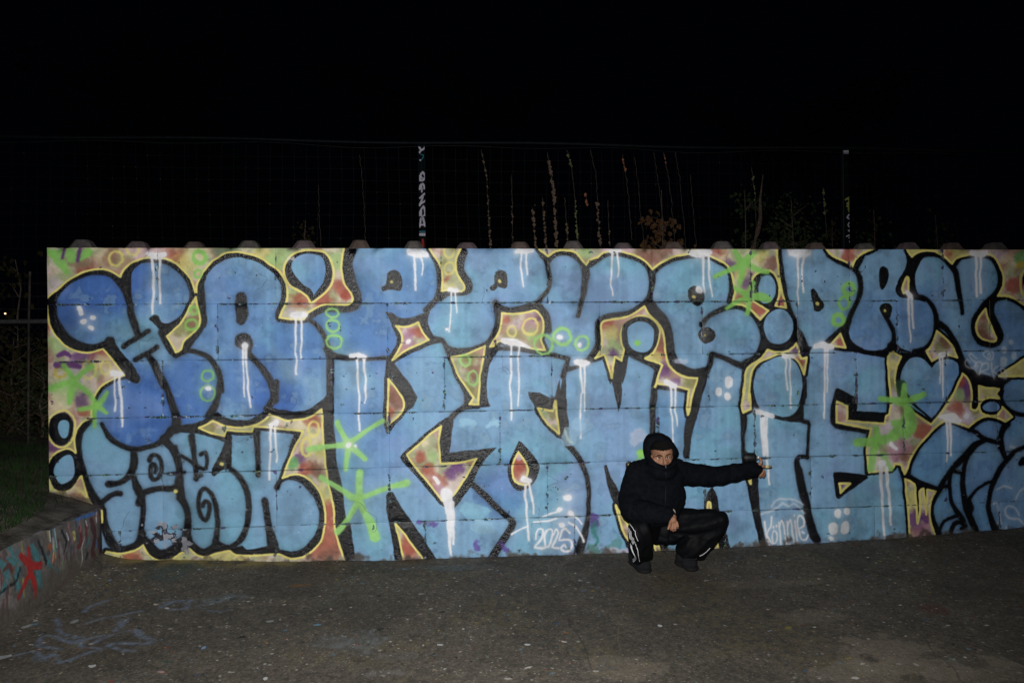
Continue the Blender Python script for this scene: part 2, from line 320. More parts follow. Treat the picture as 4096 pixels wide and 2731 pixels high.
p I 705,20,10 703,150,9 705,280,8
p I 740,20,12 752,200,13 762,395,10
w B 1050,812,28 1110,812,34 1170,812,26
p B 1075,840,12 1080,1100,10 1083,1330,11
p B 1125,840,10 1135,950,12 1128,1192,8
w B 612,1080,30
p B 608,1080,16 610,1300,9 618,1530,9
p B 630,1080,18 640,1300,10 665,1568,13 J 590,250,10
w C 760,235,34 830,250,44 890,260,30
p C 800,250,12 802,400,11 805,582,10
p C 852,250,10 872,350,9 863,450,8
w C 1120,572,22 1180,578,24
p C 1135,600,7 1122,780,6 1115,955,7
p C 1165,600,7 1175,700,7 1172,775,6
w C 230,1175,26 290,1165,34 350,1175,24
p C 285,1190,13 290,1400,11 K 262,150,9 268,430,8
p C 345,1200,14 358,1350,12 K 318,60,10 310,212,8
w D 380,232,26 440,240,26 500,232,24
p D 410,250,10 412,420,9 427,550,7
p D 460,250,10 455,330,9 463,435,7
w D 270,1040,30 330,1050,36 390,1060,30 480,1090,14
p D 328,1080,11 318,1350,10 L 275,60,8 285,348,8
p D 392,1080,9 385,1350,8 L 345,80,7 333,236,6
w D 1210,238,20 1280,238,22
p D 1230,250,12 1215,450,8 1230,630,6
p D 1268,250,10 1282,400,8 1272,465,7
w D 890,1228,20 950,1235,32 1010,1232,20
p D 938,1260,11 960,1500,9 L 828,150,7 832,495,8
p D 980,1260,9 975,1500,9 L 855,120,7 862,272,6
w E 610,250,36 690,255,46 760,245,30
p E 702,280,14 700,450,10 710,598,9
p E 750,280,12 755,450,10 778,635,8
w E 660,575,26
w E 370,1400,26 430,1430,34
p E 405,1440,12 412,1568,12 M 600,160,8 610,350,7
p E 445,1440,12 M 630,60,9 645,210,7
w E 1490,235,30 1560,245,40 1640,235,30
p E 1545,270,14 1552,500,9 1547,708,9
p E 1598,260,14 1585,450,9 1605,605,10
w E 1430,1172,22 1500,1170,22
p E 1437,1190,9 1445,1350,8 1452,1468,8
p E 1473,1190,9 1480,1400,8 N 545,60,7 548,215,8 548,275,7
w F 350,1080,22 430,1075,32 510,1090,24
p F 448,1100,14 442,1400,11 N 830,100,8 828,358,9
p F 472,1110,12 468,1300,10 462,1490,7
w G 275,600,20 310,630,26
p G 300,650,14 300,850,11 318,1042,9
p G 330,650,14 328,800,12 345,915,10
w G 870,248,26 930,262,34 990,245,24
p G 905,290,15 905,450,13 912,632,12
p G 950,290,13 940,450,11 948,600,14
w G 595,1165,26 630,1150,16
p G 580,1190,10 583,1300,8 583,1415,6
p G 603,1190,10 605,1350,8 612,1540,7
w N 262,296,22
p N 285,300,22 340,325,24 390,345,24
p N 310,330,28 318,500,26 325,655,20
p N 345,360,10 345,550,9 352,720,10 370,910,8
w O 660,490,12 720,490,34 800,520,20
w O 850,480,20
p O 718,520,12 716,680,8 712,820,7
p O 738,520,10 740,650,9 742,775,8
w O 230,835,32
w O 300,700,16 335,725,14
p O 225,860,18 235,1100,12 252,1380,10
p O 265,870,16 285,1080,12 303,1285,10
w K 930,900,26 955,930,36
p K 950,930,52 970,1050,34 978,1200,24 975,1300,16 988,1415,9
p K 995,1000,26 1000,1180,16 1005,1325,10
w L 380,820,26 420,830,24
p L 393,860,12 400,1040,10 420,1285,9
p L 428,860,12 445,960,10 460,1075,8
w J 750,390,22 800,370,24
p J 752,410,14 745,600,9 741,812,9
p J 785,410,12 790,520,9 793,675,8
w A 490,752,28 500,790,22
w A 605,825,26
w A 530,870,30
w A 600,925,26
p E 930,1395,42 930,1420,42
p E 840,1480,34 840,1500,34
p E 922,1525,32 922,1535,32
p N 25,172,30 28,180,30
p N 945,1145,31 945,1165,31
p N 1016,1128,28 1015,1142,28
p N 903,1265,44 908,1290,42
p N 1002,1255,40 1000,1290,40
w N 890,1350,20
w L 722,950,34
w L 665,1050,24
w L 742,1080,24
w L 685,1168,26
w I 1435,110,22
w J 560,1050,4
w K 860,810,18 880,840,18
w K 180,540,22
w J 1410,560,10
w C 730,1045,20
w D 760,1010,24
w D 930,1070,20
w C 1100,935,14
m G 1215,1045,24 1216,1050,24
m G 1150,1105,26 1152,1120,26
m G 1240,1160,30 1242,1175,30
m G 1150,1205,34 1150,1240,30
# ---------- small white lettering
p L 478,1280,8 475,1240,9 498,1206,9 535,1212,9 532,1262,9 500,1312,10 468,1345,10 530,1350,11 565,1340,9
p L 552,1330,9 545,1270,9 560,1222,9 592,1206,9 606,1240,9 596,1300,9 575,1342,9
p L 612,1250,9 632,1208,9 650,1236,9 628,1300,9 604,1345,10 650,1352,11
p L 745,1232,10 712,1200,10 682,1216,9 668,1262,9 660,1292,9 705,1288,10 750,1295,10 765,1335,10 738,1376,11 690,1372,11 668,1350,10 700,1328,8 715,1346,7
p L 288,1245,9 340,1215,8 412,1186,7
p L 465,1150,8 560,1143,9 640,1120,9
p L 530,1105,7 590,1085,8 640,1072,8
p L 740,1088,10 792,1112,9 832,1160,8
p L 738,1150,8 790,1182,9 830,1242,9 850,1305,8
p N 330,1222,10 342,1320,10 372,1420,11
p N 385,1178,9 376,1270,9 348,1335,9 400,1400,9
p N 398,1335,7 412,1300,7 432,1318,7 436,1370,7 418,1402,7 398,1380,7 398,1335,7
p N 452,1225,7 460,1320,8 468,1415,8
p N 456,1260,7 476,1210,8 494,1260,8 508,1412,8
p N 520,1215,7 527,1310,8 534,1410,8
p N 524,1250,7 544,1200,8 560,1260,8 572,1405,8
p N 585,1215,8 594,1310,8 602,1400,8
p N 615,1275,7 655,1255,8 655,1200,8 628,1170,8 608,1205,8 612,1290,8 634,1362,8 672,1370,8 688,1330,7
p N 640,1300,7 655,1312,8
p N 402,1262,7 403,1272,7
p N 428,1250,7 430,1260,7
p N 578,1165,7 580,1175,7
m N 380,1095,8 430,1042,8 490,1032,8 580,1032,9 645,1080,8
m N 302,1160,8 370,1135,9 425,1108,9 480,1065,9 530,1090,9 568,1066,9 612,1100,9 660,1150,9
m G 905,1195,8 860,1155,8 840,1165,8 870,1210,8 906,1245,9 880,1280,9 820,1265,8 806,1230,8 828,1206,7 858,1232,7
m G 945,1235,8 915,1230,8 898,1262,8 925,1262,7 905,1290,8 930,1330,8 955,1310,8
m G 958,1245,8 948,1300,8 940,1335,8
m G 958,1245,8 1005,1240,8 1015,1280,8 965,1305,8 1030,1335,8
m G 1040,1235,9 1052,1300,9 1066,1372,8
m G 1105,1265,8 1062,1310,8 1140,1358,9 1180,1368,8 1165,1290,8 1128,1292,8 1145,1330,8
m G 1012,1165,7 1022,1145,7 1036,1165,7 1015,1192,7 985,1182,7 970,1150,7 995,1124,7 1042,1126,7 1060,1162,7 1040,1204,7 1000,1206,6
m O 1062,1130,7 1085,1125,7 1095,1180,7 1112,1268,10 1095,1270,6
m O 1245,1222,7 1220,1165,7 1170,1145,7 1140,1180,8 1170,1230,8 1240,1245,8 1284,1290,8
m O 1090,1020,6 1140,1000,6 1190,1012,6
m O 1228,1090,7 1250,1040,6 1284,1015,6
m O 1150,1300,10 1155,1350,12
m O 1190,715,10 1215,718,8
"""
SPR = dict(mnt=(156,214,122), blk=(17,18,22), yel=(228,217,126), dye=(196,176,70), grn=(136,198,98), dgn=(40,66,52), pur=(92,48,112),
           red=(165,62,48), wht=(238,238,242))
def spline(pts, closed):
    """Catmull-Rom through rows of (x,y,r,corner) -> dense polyline of (x,y,r)"""
    n = len(pts); out = []
    if n == 1:
        p = np.array(pts[0][:3], float); return np.stack([p-[1.5,0,0], p+[1.5,1,0]])
    seg = range(n if closed else n-1)
    for i in seg:
        p1 = pts[i]; p2 = pts[(i+1) % n]
        p0 = pts[i-1] if (i > 0 or closed) else p1
        p3 = pts[(i+2) % n] if (i+2 < n or closed) else p2
        if p1[3]: p0 = p1
        if p2[3]: p3 = p2
        L = np.hypot(p2[0]-p1[0], p2[1]-p1[1])
        k = 1 if (p1[3] and p2[3]) else int(min(9, max(2, L/14)))
        a, b, c, d = (np.array(q[:3], float) for q in (p0, p1, p2, p3))
        # limit tangents so that long neighbours do not overshoot
        m1 = (c-a)*0.5; m2 = (d-b)*0.5
        for m in (m1, m2):
            l = np.hypot(m[0], m[1])
            if l > L*1.1: m *= L*1.1/l
        for j in range(k):
            t = j/k; t2 = t*t; t3 = t2*t
            out.append((2*t3-3*t2+1)*b + (t3-2*t2+t)*m1 + (-2*t3+3*t2)*c + (t3-t2)*m2)
    if not closed: out.append(np.array(pts[-1][:3], float))
    return np.array(out)
def parse(tok, defr=0.0):
    c = None; o = []
    for t in tok:
        if t in CROP: c = CROP[t]; continue
        cor = t.endswith('*'); v = [float(q) for q in t.rstrip('*').split(',')]
        o.append((c[0]+v[0]/c[2], c[1]+v[1]/c[2], (v[2]/c[2]) if len(v) > 2 else defr, cor) + tuple(q/c[2] for q in v[3:]))
    return o
class Canvas:
    """float RGB image of the wall face; ppm = pixels per metre"""
    def __init__(s, x0, x1, z0, z1, ppm, seed=3):
        s.x0, s.z1, s.ppm = x0, z1, ppm
        s.W = int((x1-x0)*ppm); s.H = int((z1-z0)*ppm)
        s.rng = np.random.default_rng(seed)
        s.img = np.zeros((s.H, s.W, 3), np.float32)
        s.gloss = np.zeros((s.H, s.W), np.float32)
        s.wob = [s.noise(26), s.noise(26)]
        s.fine = s.noise(7)*0.6 + s.noise(3)*0.4
    def noise(s, cell, octv=1):
        tot = 0; amp = 1; sm = 0
        for o in range(octv):
            c = max(2, cell/2**o); gh = int(s.H/c)+3; gw = int(s.W/c)+3
            g = s.rng.random((gh, gw)).astype(np.float32)
            y = np.arange(s.H)/c; x = np.arange(s.W)/c
            yi = y.astype(int); xi = x.astype(int); fy = y-yi; fx = x-xi
            fy = (fy*fy*(3-2*fy))[:, None].astype(np.float32); fx = (fx*fx*(3-2*fx))[None].astype(np.float32)
            a = g[yi][:, xi]; b = g[yi][:, xi+1]; c2 = g[yi+1][:, xi]; d = g[yi+1][:, xi+1]
            tot = tot + amp*((a*(1-fx)+b*fx)*(1-fy) + (c2*(1-fx)+d*fx)*fy); sm += amp; amp *= .5
        return tot/sm
    def to(s, P):
        X, Z = wall_pt(P[:, 0], P[:, 1])
        X2, _ = wall_pt(P[:, 0]+1.0, P[:, 1])
        k = (X2-X)*s.ppm
        return np.stack([(X-s.x0)*s.ppm, (s.z1-Z)*s.ppm, P[:, 2]*k], 1), float(k.mean())
    def win(s, Q, pad):
        a = int(max(0, Q[:, 0].min()-pad)); b = int(min(s.W, Q[:, 0].max()+pad+1))
        c = int(max(0, Q[:, 1].min()-pad)); d = int(min(s.H, Q[:, 1].max()+pad+1))
        return (a, b, c, d) if b > a and d > c else None
    def line_sd(s, Q, w, closed=False, wob=1.2, radius=True):
        a, b, c, d = w
        D = np.full((d-c, b-a), 1e6, np.float32)
        n = len(Q); R = max(6.0, float(Q[:, 2].max()) + 26)
        for i in range(n if closed else n-1):
            p = Q[i]; q = Q[(i+1) % n]
            xa = max(a, int(min(p[0], q[0])-R)); xb = min(b, int(max(p[0], q[0])+R)+1)
            ya = max(c, int(min(p[1], q[1])-R)); yb = min(d, int(max(p[1], q[1])+R)+1)
            if xb <= xa or yb <= ya: continue
            X = np.arange(xa, xb, dtype=np.float32)[None] + (s.wob[0][ya:yb, xa:xb]-.5)*wob*6
            Y = np.arange(ya, yb, dtype=np.float32)[:, None] + (s.wob[1][ya:yb, xa:xb]-.5)*wob*6
            dx, dy = q[0]-p[0], q[1]-p[1]; L2 = dx*dx+dy*dy+1e-9
            t = np.clip(((X-p[0])*dx + (Y-p[1])*dy)/L2, 0, 1)
            e = np.hypot(X-p[0]-t*dx, Y-p[1]-t*dy)
            if radius: e = e - (p[2]+t*(q[2]-p[2]))
            v = D[ya-c:yb-c, xa-a:xb-a]; np.minimum(v, e, out=v)
        return D
    def inside(s, Q, w, wob=1.2):
        a, b, c, d = w
        X = np.arange(a, b, dtype=np.float32)[None] + (s.wob[0][c:d, a:b]-.5)*wob*6
        Y = np.arange(c, d, dtype=np.float32)[:, None] + (s.wob[1][c:d, a:b]-.5)*wob*6
        ins = np.zeros((d-c, b-a), bool); n = len(Q)
        for i in range(n):
            p = Q[i]; q = Q[(i+1) % n]
            if p[1] == q[1]: continue
            lo, hi = min(p[1], q[1])-8, max(p[1], q[1])+8
            ya = max(c, int(lo)); yb = min(d, int(hi)+1)
            if yb <= ya: continue
            Yv = Y[ya-c:yb-c]; m = (p[1] > Yv) != (q[1] > Yv)
            ins[ya-c:yb-c] ^= m & (X[ya-c:yb-c] < (q[0]-p[0])*(Yv-p[1])/(q[1]-p[1]) + p[0])
        return ins
    def sd_poly(s, Q, pad=30, wob=.6):
        w = s.win(Q, pad)
        if w is None: return None, None
        D = s.line_sd(Q, w, True, wob, radius=False)
        D = np.where(s.inside(Q, w, wob), -D, D)
        return w, D
    def put(s, w, al, col, gloss=None):
        a, b, c, d = w
        v = s.img[c:d, a:b]; al3 = al[..., None]
        if not isinstance(col, np.ndarray): col = np.array(col, np.float32)/255.
        v += (col - v)*al3
        if gloss is not None:
            g = s.gloss[c:d, a:b]; g += (gloss-g)*al
def sst(e0, e1, x):
    t = np.clip((x-e0)/(e1-e0), 0, 1); return t*t*(3-2*t)
BLUES = [(240,1180,260,1.0),(420,1090,220,1.0),(700,1130,120,.3),(560,1650,230,.95),(760,1560,140,.8),(900,1250,210,.42),(1000,1500,160,.6),
         (1090,1600,120,.95),(1200,1340,150,.6),(1400,1200,170,.55),(1480,1350,130,.6),(1650,1120,130,.45),(1560,1330,130,.5),
         (1320,1000,120,.1),(500,1950,120,.05),(2350,1250,200,.12),(3480,1300,150,.3),(3650,1280,130,.45),(4000,1350,150,.4),(3950,1600,200,.4),(3700,1750,220,.4),(3900,2000,200,.35),(1990,1950,120,.45),(2060,1250,140,.15),(1430,1750,200,.35),(2700,1650,120,.25)]
BGS = [  # splashes of the background colours: x, y, radius, colour
 (230,1010,60,'lil'),(215,1130,50,'lil'),(300,1010,50,'lgr'),(255,1040,50,'lgr'),(420,1000,90,'cream'),(560,990,90,'pink'),(450,1035,60,'brn'),
 (330,1060,70,'brn'),(350,1110,60,'red'),(700,1030,60,'red'),(740,1050,70,'yog'),(800,1000,70,'cream'),(900,1010,80,'grng'),(1050,1020,60,'yog'),
 (1125,1010,60,'lgr'),(1110,1060,40,'lgr'),(1180,1180,40,'lgr'),(1340,1040,50,'lgr'),(1360,1150,50,'red'),(1300,1200,60,'red'),(1200,1210,50,'red'),
 (1190,1250,50,'cream'),(1160,1240,30,'lil'),(1385,1180,25,'red'),(720,1300,40,'olv'),(770,1290,40,'brn'),(760,1330,30,'olv'),(790,1230,30,'olv'),
 (200,1300,60,'red'),(230,1370,70,'lgr'),(220,1320,30,'lil'),(400,1430,80,'red'),(330,1430,50,'pur'),(300,1500,60,'lil'),(420,1470,60,'cream'),(260,1560,70,'lgr'),
 (330,1600,40,'pur'),(230,1620,60,'cream'),(400,1600,50,'cream'),(250,1760,60,'olv'),(220,1780,40,'pur'),(370,1740,40,'brn'),(340,1650,30,'red'),(380,1780,30,'pnk2'),
 (200,1950,80,'yog'),(340,1970,60,'yog'),(300,1990,40,'brn'),(480,2200,90,'yog'),(530,2240,60,'red'),(700,2230,100,'yog'),(900,2240,120,'yog'),
 (830,1720,40,'olv'),(1060,1680,40,'olv'),(1170,1700,70,'cream'),(1260,1680,40,'red'),(1250,1740,40,'cream'),(1200,1830,30,'pur'),(1230,1840,30,'pur'),
 (1170,1850,30,'grn2'),(1260,1850,50,'cream'),(1290,1800,30,'yog'),(1230,1880,40,'red'),(1290,1980,60,'yog'),(1300,2050,70,'red'),(1310,2160,90,'red'),(1320,2230,60,'brn'),(1270,1880,40,'brn'),
 (1780,1050,30,'olv'),(1790,1110,30,'red'),(1800,1150,40,'yog'),(1640,1320,30,'lil'),(1680,1320,40,'red'),(1640,1370,40,'pnk2'),
 (2030,1280,25,'red'),(2060,1300,50,'lil'),(2120,1310,50,'pnk2'),(2050,1350,50,'olv'),(2130,1350,50,'lgr'),(2160,1270,30,'pur'),
 (1870,1430,50,'olv'),(1900,1500,60,'brn'),(1870,1560,60,'olv'),(1550,1560,40,'brn'),(1590,1610,40,'brn'),(1560,1650,30,'red'),
 (1700,1760,50,'cream'),(1680,1830,40,'red'),(1730,1820,40,'lgr'),(1760,1780,40,'brn'),(1700,1870,30,'red'),(1800,1890,40,'pur'),(1830,1870,40,'pur'),(1760,1920,40,'red'),(1750,1960,30,'pnk2'),
 (1640,2180,60,'red'),(2090,1860,30,'red'),(2070,1840,30,'red'),(2060,1890,30,'red'),(2080,1820,20,'lil'),(2160,1660,40,'lgr'),(2210,1650,30,'olv'),
 (2250,1000,40,'olv'),(2340,1010,40,'lgr'),(2420,1000,40,'pink'),(2560,1010,60,'brn'),(2520,1000,40,'pink'),(2640,1020,60,'brn'),(2780,1000,60,'cream'),
 (2870,1020,50,'red'),(2900,1050,50,'cream'),(2930,1070,40,'pur'),(2990,1130,40,'pur'),(2960,1100,30,'yog'),(2960,1190,30,'red'),(3030,1030,50,'cream'),(3050,1010,40,'yog'),(3090,1050,40,'brn'),
 (3030,1230,40,'red'),(3120,1200,30,'red'),(2430,1290,40,'red'),(2450,1330,40,'yog'),(2460,1390,50,'lgr'),(2450,1410,30,'pur'),(2640,1400,40,'red'),(2630,1370,40,'brn'),
 (2660,1480,40,'pur'),(2700,1530,30,'pur'),(2760,1530,40,'olv'),(2620,1430,30,'yog'),(3180,1395,30,'pur'),(3200,1450,30,'red'),(3370,1000,30,'lil'),(3390,1020,30,'red'),(3360,1370,20,'red'),
 (3580,1000,60,'yog'),(3700,1000,60,'yog'),(3800,1010,30,'red'),(3830,1010,50,'yog'),(4010,1050,50,'red'),(3990,1010,40,'lil'),(4040,1060,50,'cream'),(4060,1140,50,'red'),(4090,1020,40,'grn2'),
 (3770,1380,40,'olv'),(3790,1360,40,'brn'),(3930,1310,40,'brn'),(3920,1340,40,'brn'),(3560,1460,40,'yog'),(3570,1530,40,'olv'),(3580,1600,40,'lil'),(3640,1700,60,'cream'),(3690,1720,50,'red'),
 (3560,1730,60,'lil'),(3620,1620,40,'brn'),(3600,1800,60,'pnk2'),(3620,1830,30,'brn'),(3860,1530,40,'pur'),(3870,1570,50,'pur'),(3840,1520,30,'red'),(3850,1650,50,'lil'),(3880,1660,40,'lil'),
 (3830,1630,40,'red'),(3840,1580,30,'lgr'),(3900,1640,30,'olv'),(3960,1540,60,'yog'),(3640,2000,60,'yog'),(3660,2080,50,'pur'),(3690,2130,50,'pnk2'),(3700,2060,30,'pur'),(3470,1570,20,'red'),
 (2440,2080,50,'olv'),(2950,2050,50,'yog'),(4080,1480,60,'yog'),(3370,1940,20,'pur'),(3650,1000,60,'yog')]
BGC = dict(lil=(205,190,208),lgr=(158,190,124),cream=(214,206,170),pink=(216,186,192),brn=(128,90,76),red=(160,78,62),yog=(204,198,118),
           grng=(104,130,96),olv=(132,132,80),pur=(100,62,118),pnk2=(168,120,142),grn2=(92,160,90))
def paint_wall(cv):
    H, W = cv.H, cv.W
    n1 = cv.noise(90, 4); n2 = cv.noise(34, 4); n3 = cv.noise(150, 3); n4 = cv.noise(12, 3)
    yy, xx = np.mgrid[0:H, 0:W].astype(np.float32)
    def spot(x, y, r):
        P = np.array([[x, y, r]], float); q, k = cv.to(P); return q[0, 0], q[0, 1], r*k
    # --- background colours
    bg = np.empty((H, W, 3), np.float32)
    c = lambda t: np.array(t, np.float32)/255
    bg[:] = c((198,186,166)); m = sst(.42, .62, n1)[..., None]; bg += (c((206,188,182))-bg)*m
    m = sst(.5, .66, n2)[..., None]; bg += (c((160,176,124))-bg)*m*.6
    m = sst(.52, .68, cv.noise(50, 3))[..., None]; bg += (c((164,110,98))-bg)*m*.55
    for x, y, r, k in BGS:
        qx, qy, qr = spot(x, y, r); R = qr*1.7
        a, b, cc, d = int(max(0, qx-R)), int(min(W, qx+R)), int(max(0, qy-R)), int(min(H, qy+R))
        if b <= a or d <= cc: continue
        rr = np.hypot(xx[cc:d, a:b]-qx, yy[cc:d, a:b]-qy)/qr + (n2[cc:d, a:b]-.5)*1.5 + (n4[cc:d, a:b]-.5)*.35
        al = (1-sst(.35, 1.1, rr))[..., None]*.78
        v = bg[cc:d, a:b]; v += (c(BGC[k])-v)*al
    bg *= (1+(n4-.5)*.16)[..., None]
    # --- letter blue
    deep = np.zeros((H, W), np.float32)
    for x, y, r, wt in BLUES:
        qx, qy, qr = spot(x, y, r)
        rr = np.hypot(xx-qx, yy-qy)/qr + (n1-.5)*.7
        deep = np.maximum(deep, (1-sst(.5, 1.35, rr))*wt)
    deep = np.clip(deep + (n3-.5)*.25 + (n2-.5)*.22, 0, 1)[..., None]
    light = c((125,165,198)) + (c((119,169,196))-c((125,165,198)))*sst(.45, .7, cv.noise(120, 3))[..., None]
    cv.pale = light*(1+(n4-.5)*.06+(n2-.5)*.08)[..., None]
    blue = light + (c((68,108,178))-light)*deep
    blue += (c((132,152,200))-blue)*(sst(.58, .75, cv.noise(110, 3))*.35)[..., None]
    # brushed, faded patches and vertical wipes
    st = cv.noise(60, 2)*.5 + np.repeat(cv.noise(9)[:1], H, 0)*.5
    blue *= (1 + (st-.5)*.12 + (n4-.5)*.05)[..., None]
    pt = sst(.66, .74, n2)*sst(.45, .6, n3); blue += (c((164,196,214))-blue)*(pt*.32)[..., None]
    s1 = sst(.60, .80, cv.noise(26, 4))*sst(.48, .66, cv.noise(180, 2)); blue += (c((150,182,206))-blue)*(s1*.30)[..., None]
    s2 = sst(.62, .80, cv.noise(18, 4))*sst(.50, .64, cv.noise(140, 2)); blue += (c((78,112,146))-blue)*(s2*.32)[..., None]
    cv.img[:] = blue
    cv.gloss[:] = .35
    cv.blue = blue.copy(); cv.bg = bg
    wob = 1.0; ylines = []
    blk = (np.array(SPR['blk'], np.float32)/255)[None, None]*(1+(n2-.5)*.5)[..., None] + (sst(.62,.8,n4)*.035)[..., None]
    ops = [l.split() for l in MURAL.strip().splitlines() if l and not l.startswith('#')]
    white = []
    for op in ops:
        k = op[0]
        if k in 'rsd':
            col = SPR[op[1]]; pts = parse(op[2:])
            if k == 'r':
                x, y, rx, _, ry, lw = pts[0]
                t = np.linspace(0, 2*np.pi, 28, endpoint=False)+.4
                jit = 1+cv.rng.normal(0, .03, 28)
                P = np.stack([x+rx*np.cos(t)*jit, y+ry*np.sin(t)*jit, np.full(28, lw)*.78*(1+.12*np.sin(t*2+x))], 1); closed = True
            elif k == 'd':
                x, y, r, _ = pts[0]; P = np.array([[x-r*.15, y, r], [x+r*.15, y+r*.2, r]]); closed = False
            else:
                P = spline(pts, False); closed = False
            Q, sc = cv.to(P); w = cv.win(Q, Q[:, 2].max()*1.5+24)
            if w is None: continue
            D = cv.line_sd(Q, w, closed, .7); a, b, c2, d = w
            D = D + (cv.fine[c2:d, a:b]-.5)*2.4
            soft = 3.0 if k != 'd' else 1.5
            al = (1-sst(-soft, soft, D))*.90 + .14*np.exp(-np.maximum(D, 0)/9)*(D > 0)
            cv.put(w, np.clip(al, 0, 1), col, .4); continue
        closed = k in 'BLIyl'
        pts = parse(op[1:], 4.6); P = spline(pts, closed); Q, sc = cv.to(P)
        if k in 'BLIl':
            w, D = cv.sd_poly(Q)
            if w is None: continue
            a, b, c2, d = w
            if k == 'B':
                cv.put(w, 1-sst(-1.6, 2.4, D + (cv.fine[c2:d, a:b]-.5)*2.0), blk[c2:d, a:b], 1.0)
            elif k == 'l':
                cv.put(w, 1-sst(-2, 2, D), cv.pale[c2:d, a:b], .35)
            elif k == 'L':
                cv.put(w, 1-sst(-1.4, 1.8, D), cv.blue[c2:d, a:b], .35)
            else:
                cv.put(w, 1-sst(9, 12.5, D + (cv.fine[c2:d, a:b]-.5)*2.0), blk[c2:d, a:b], 1.0)
                cv.put(w, 1-sst(-1, 1, D), cv.bg[c2:d, a:b], .3)
                ylines.append((Q, True))
        elif k == 'b':
            w = cv.win(Q, Q[:, 2].max()+24)
            if w is None: continue
            D = cv.line_sd(Q, w, False, .5); a, b, c2, d = w
            D = D + (cv.fine[c2:d, a:b]-.5)*1.6
            cv.put(w, np.clip((1-sst(-2.0, 3.2, D)) + .30*np.exp(-np.maximum(D, 0)/5)*(D > 0), 0, 1), blk[c2:d, a:b], 1.0)
        elif k in 'yZ':
            ylines.append((Q, k == 'y'))
            if k == 'y':
                yl(cv, ylines.pop())
        elif k in 'wpm':
            white.append((k, Q))
        # yellow goes on once its islands are down
        if k == 'I': yl(cv, ylines[-1])
    # yellow passes again over later black
    for k, Q in white:
        if k == 'w':
            w = cv.win(Q, Q[:, 2].max()*2+50)
            if w is None: continue
            D = cv.line_sd(Q, w, False, 1.6); a, b, c2, d = w
            r = float(Q[:, 2].mean()); D = D + r*.35
            al = .95*(1-sst(-r*.4, r*.55, D+(cv.fine[c2:d, a:b]-.5)*5)) + .50*np.exp(-np.maximum(D, 0)/(r*.95))*(D > -r*.4)
            cv.put(w, np.clip(al, 0, .96), SPR['wht'], .35)
        else:
            Q = Q.copy(); Q[:, 2] *= .86
            w = cv.win(Q, Q[:, 2].max()+30)
            if w is None: continue
            D = cv.line_sd(Q, w, False, .8); a, b, c2, d = w
            D = D + (cv.fine[c2:d, a:b]-.5)*2.2
            cv.put(w, np.clip((1-sst(-2.2, 2.2, D))*(.93 if k == 'p' else .55) + .16*np.exp(-np.maximum(D, 0)/8)*(D > 0), 0, .95), SPR['wht'], .4)
    wear(cv, n1, n2, n3, n4, xx, yy)
    return cv
def yl(cv, item):
    Q, closed = item
    Q = Q.copy(); Q[:, 2] = np.maximum(Q[:, 2]*.95, 1.9)
    w = cv.win(Q, 26)
    if w is None: return
    D = cv.line_sd(Q, w, closed, .5); a, b, c2, d = w
    cv.put(w, 1-sst(-1.5, 1.5, D + (cv.fine[c2:d, a:b]-.5)*1.8), SPR['yel'], .45)
WALL_TOP, ROW_H = 2.29, 0.40
ROWS = [[629,1102,1764,2188,2610,3004,3399,3772], [870,1550,1980,2400,2810,3190,3590,3960], [650,1330,1778,2208,2835,3426,3786],
        [900,1557,2000,2634,3020,3617,3990], [651,1105,1557,2190,2820,3244,3785], [480,1100,1700,2300,2900,3500,4000]]
def row_seams():
    out = []
    for k, r in enumerate(ROWS):
        y = 992 + 216*(k+.5)
        xs = [float(wall_pt(x, y)[0]) for x in r]
        while xs[-1] < 5.6: xs.append(xs[-1]+.8)
        out.append([-2.817] + xs + [6.4])
    return out
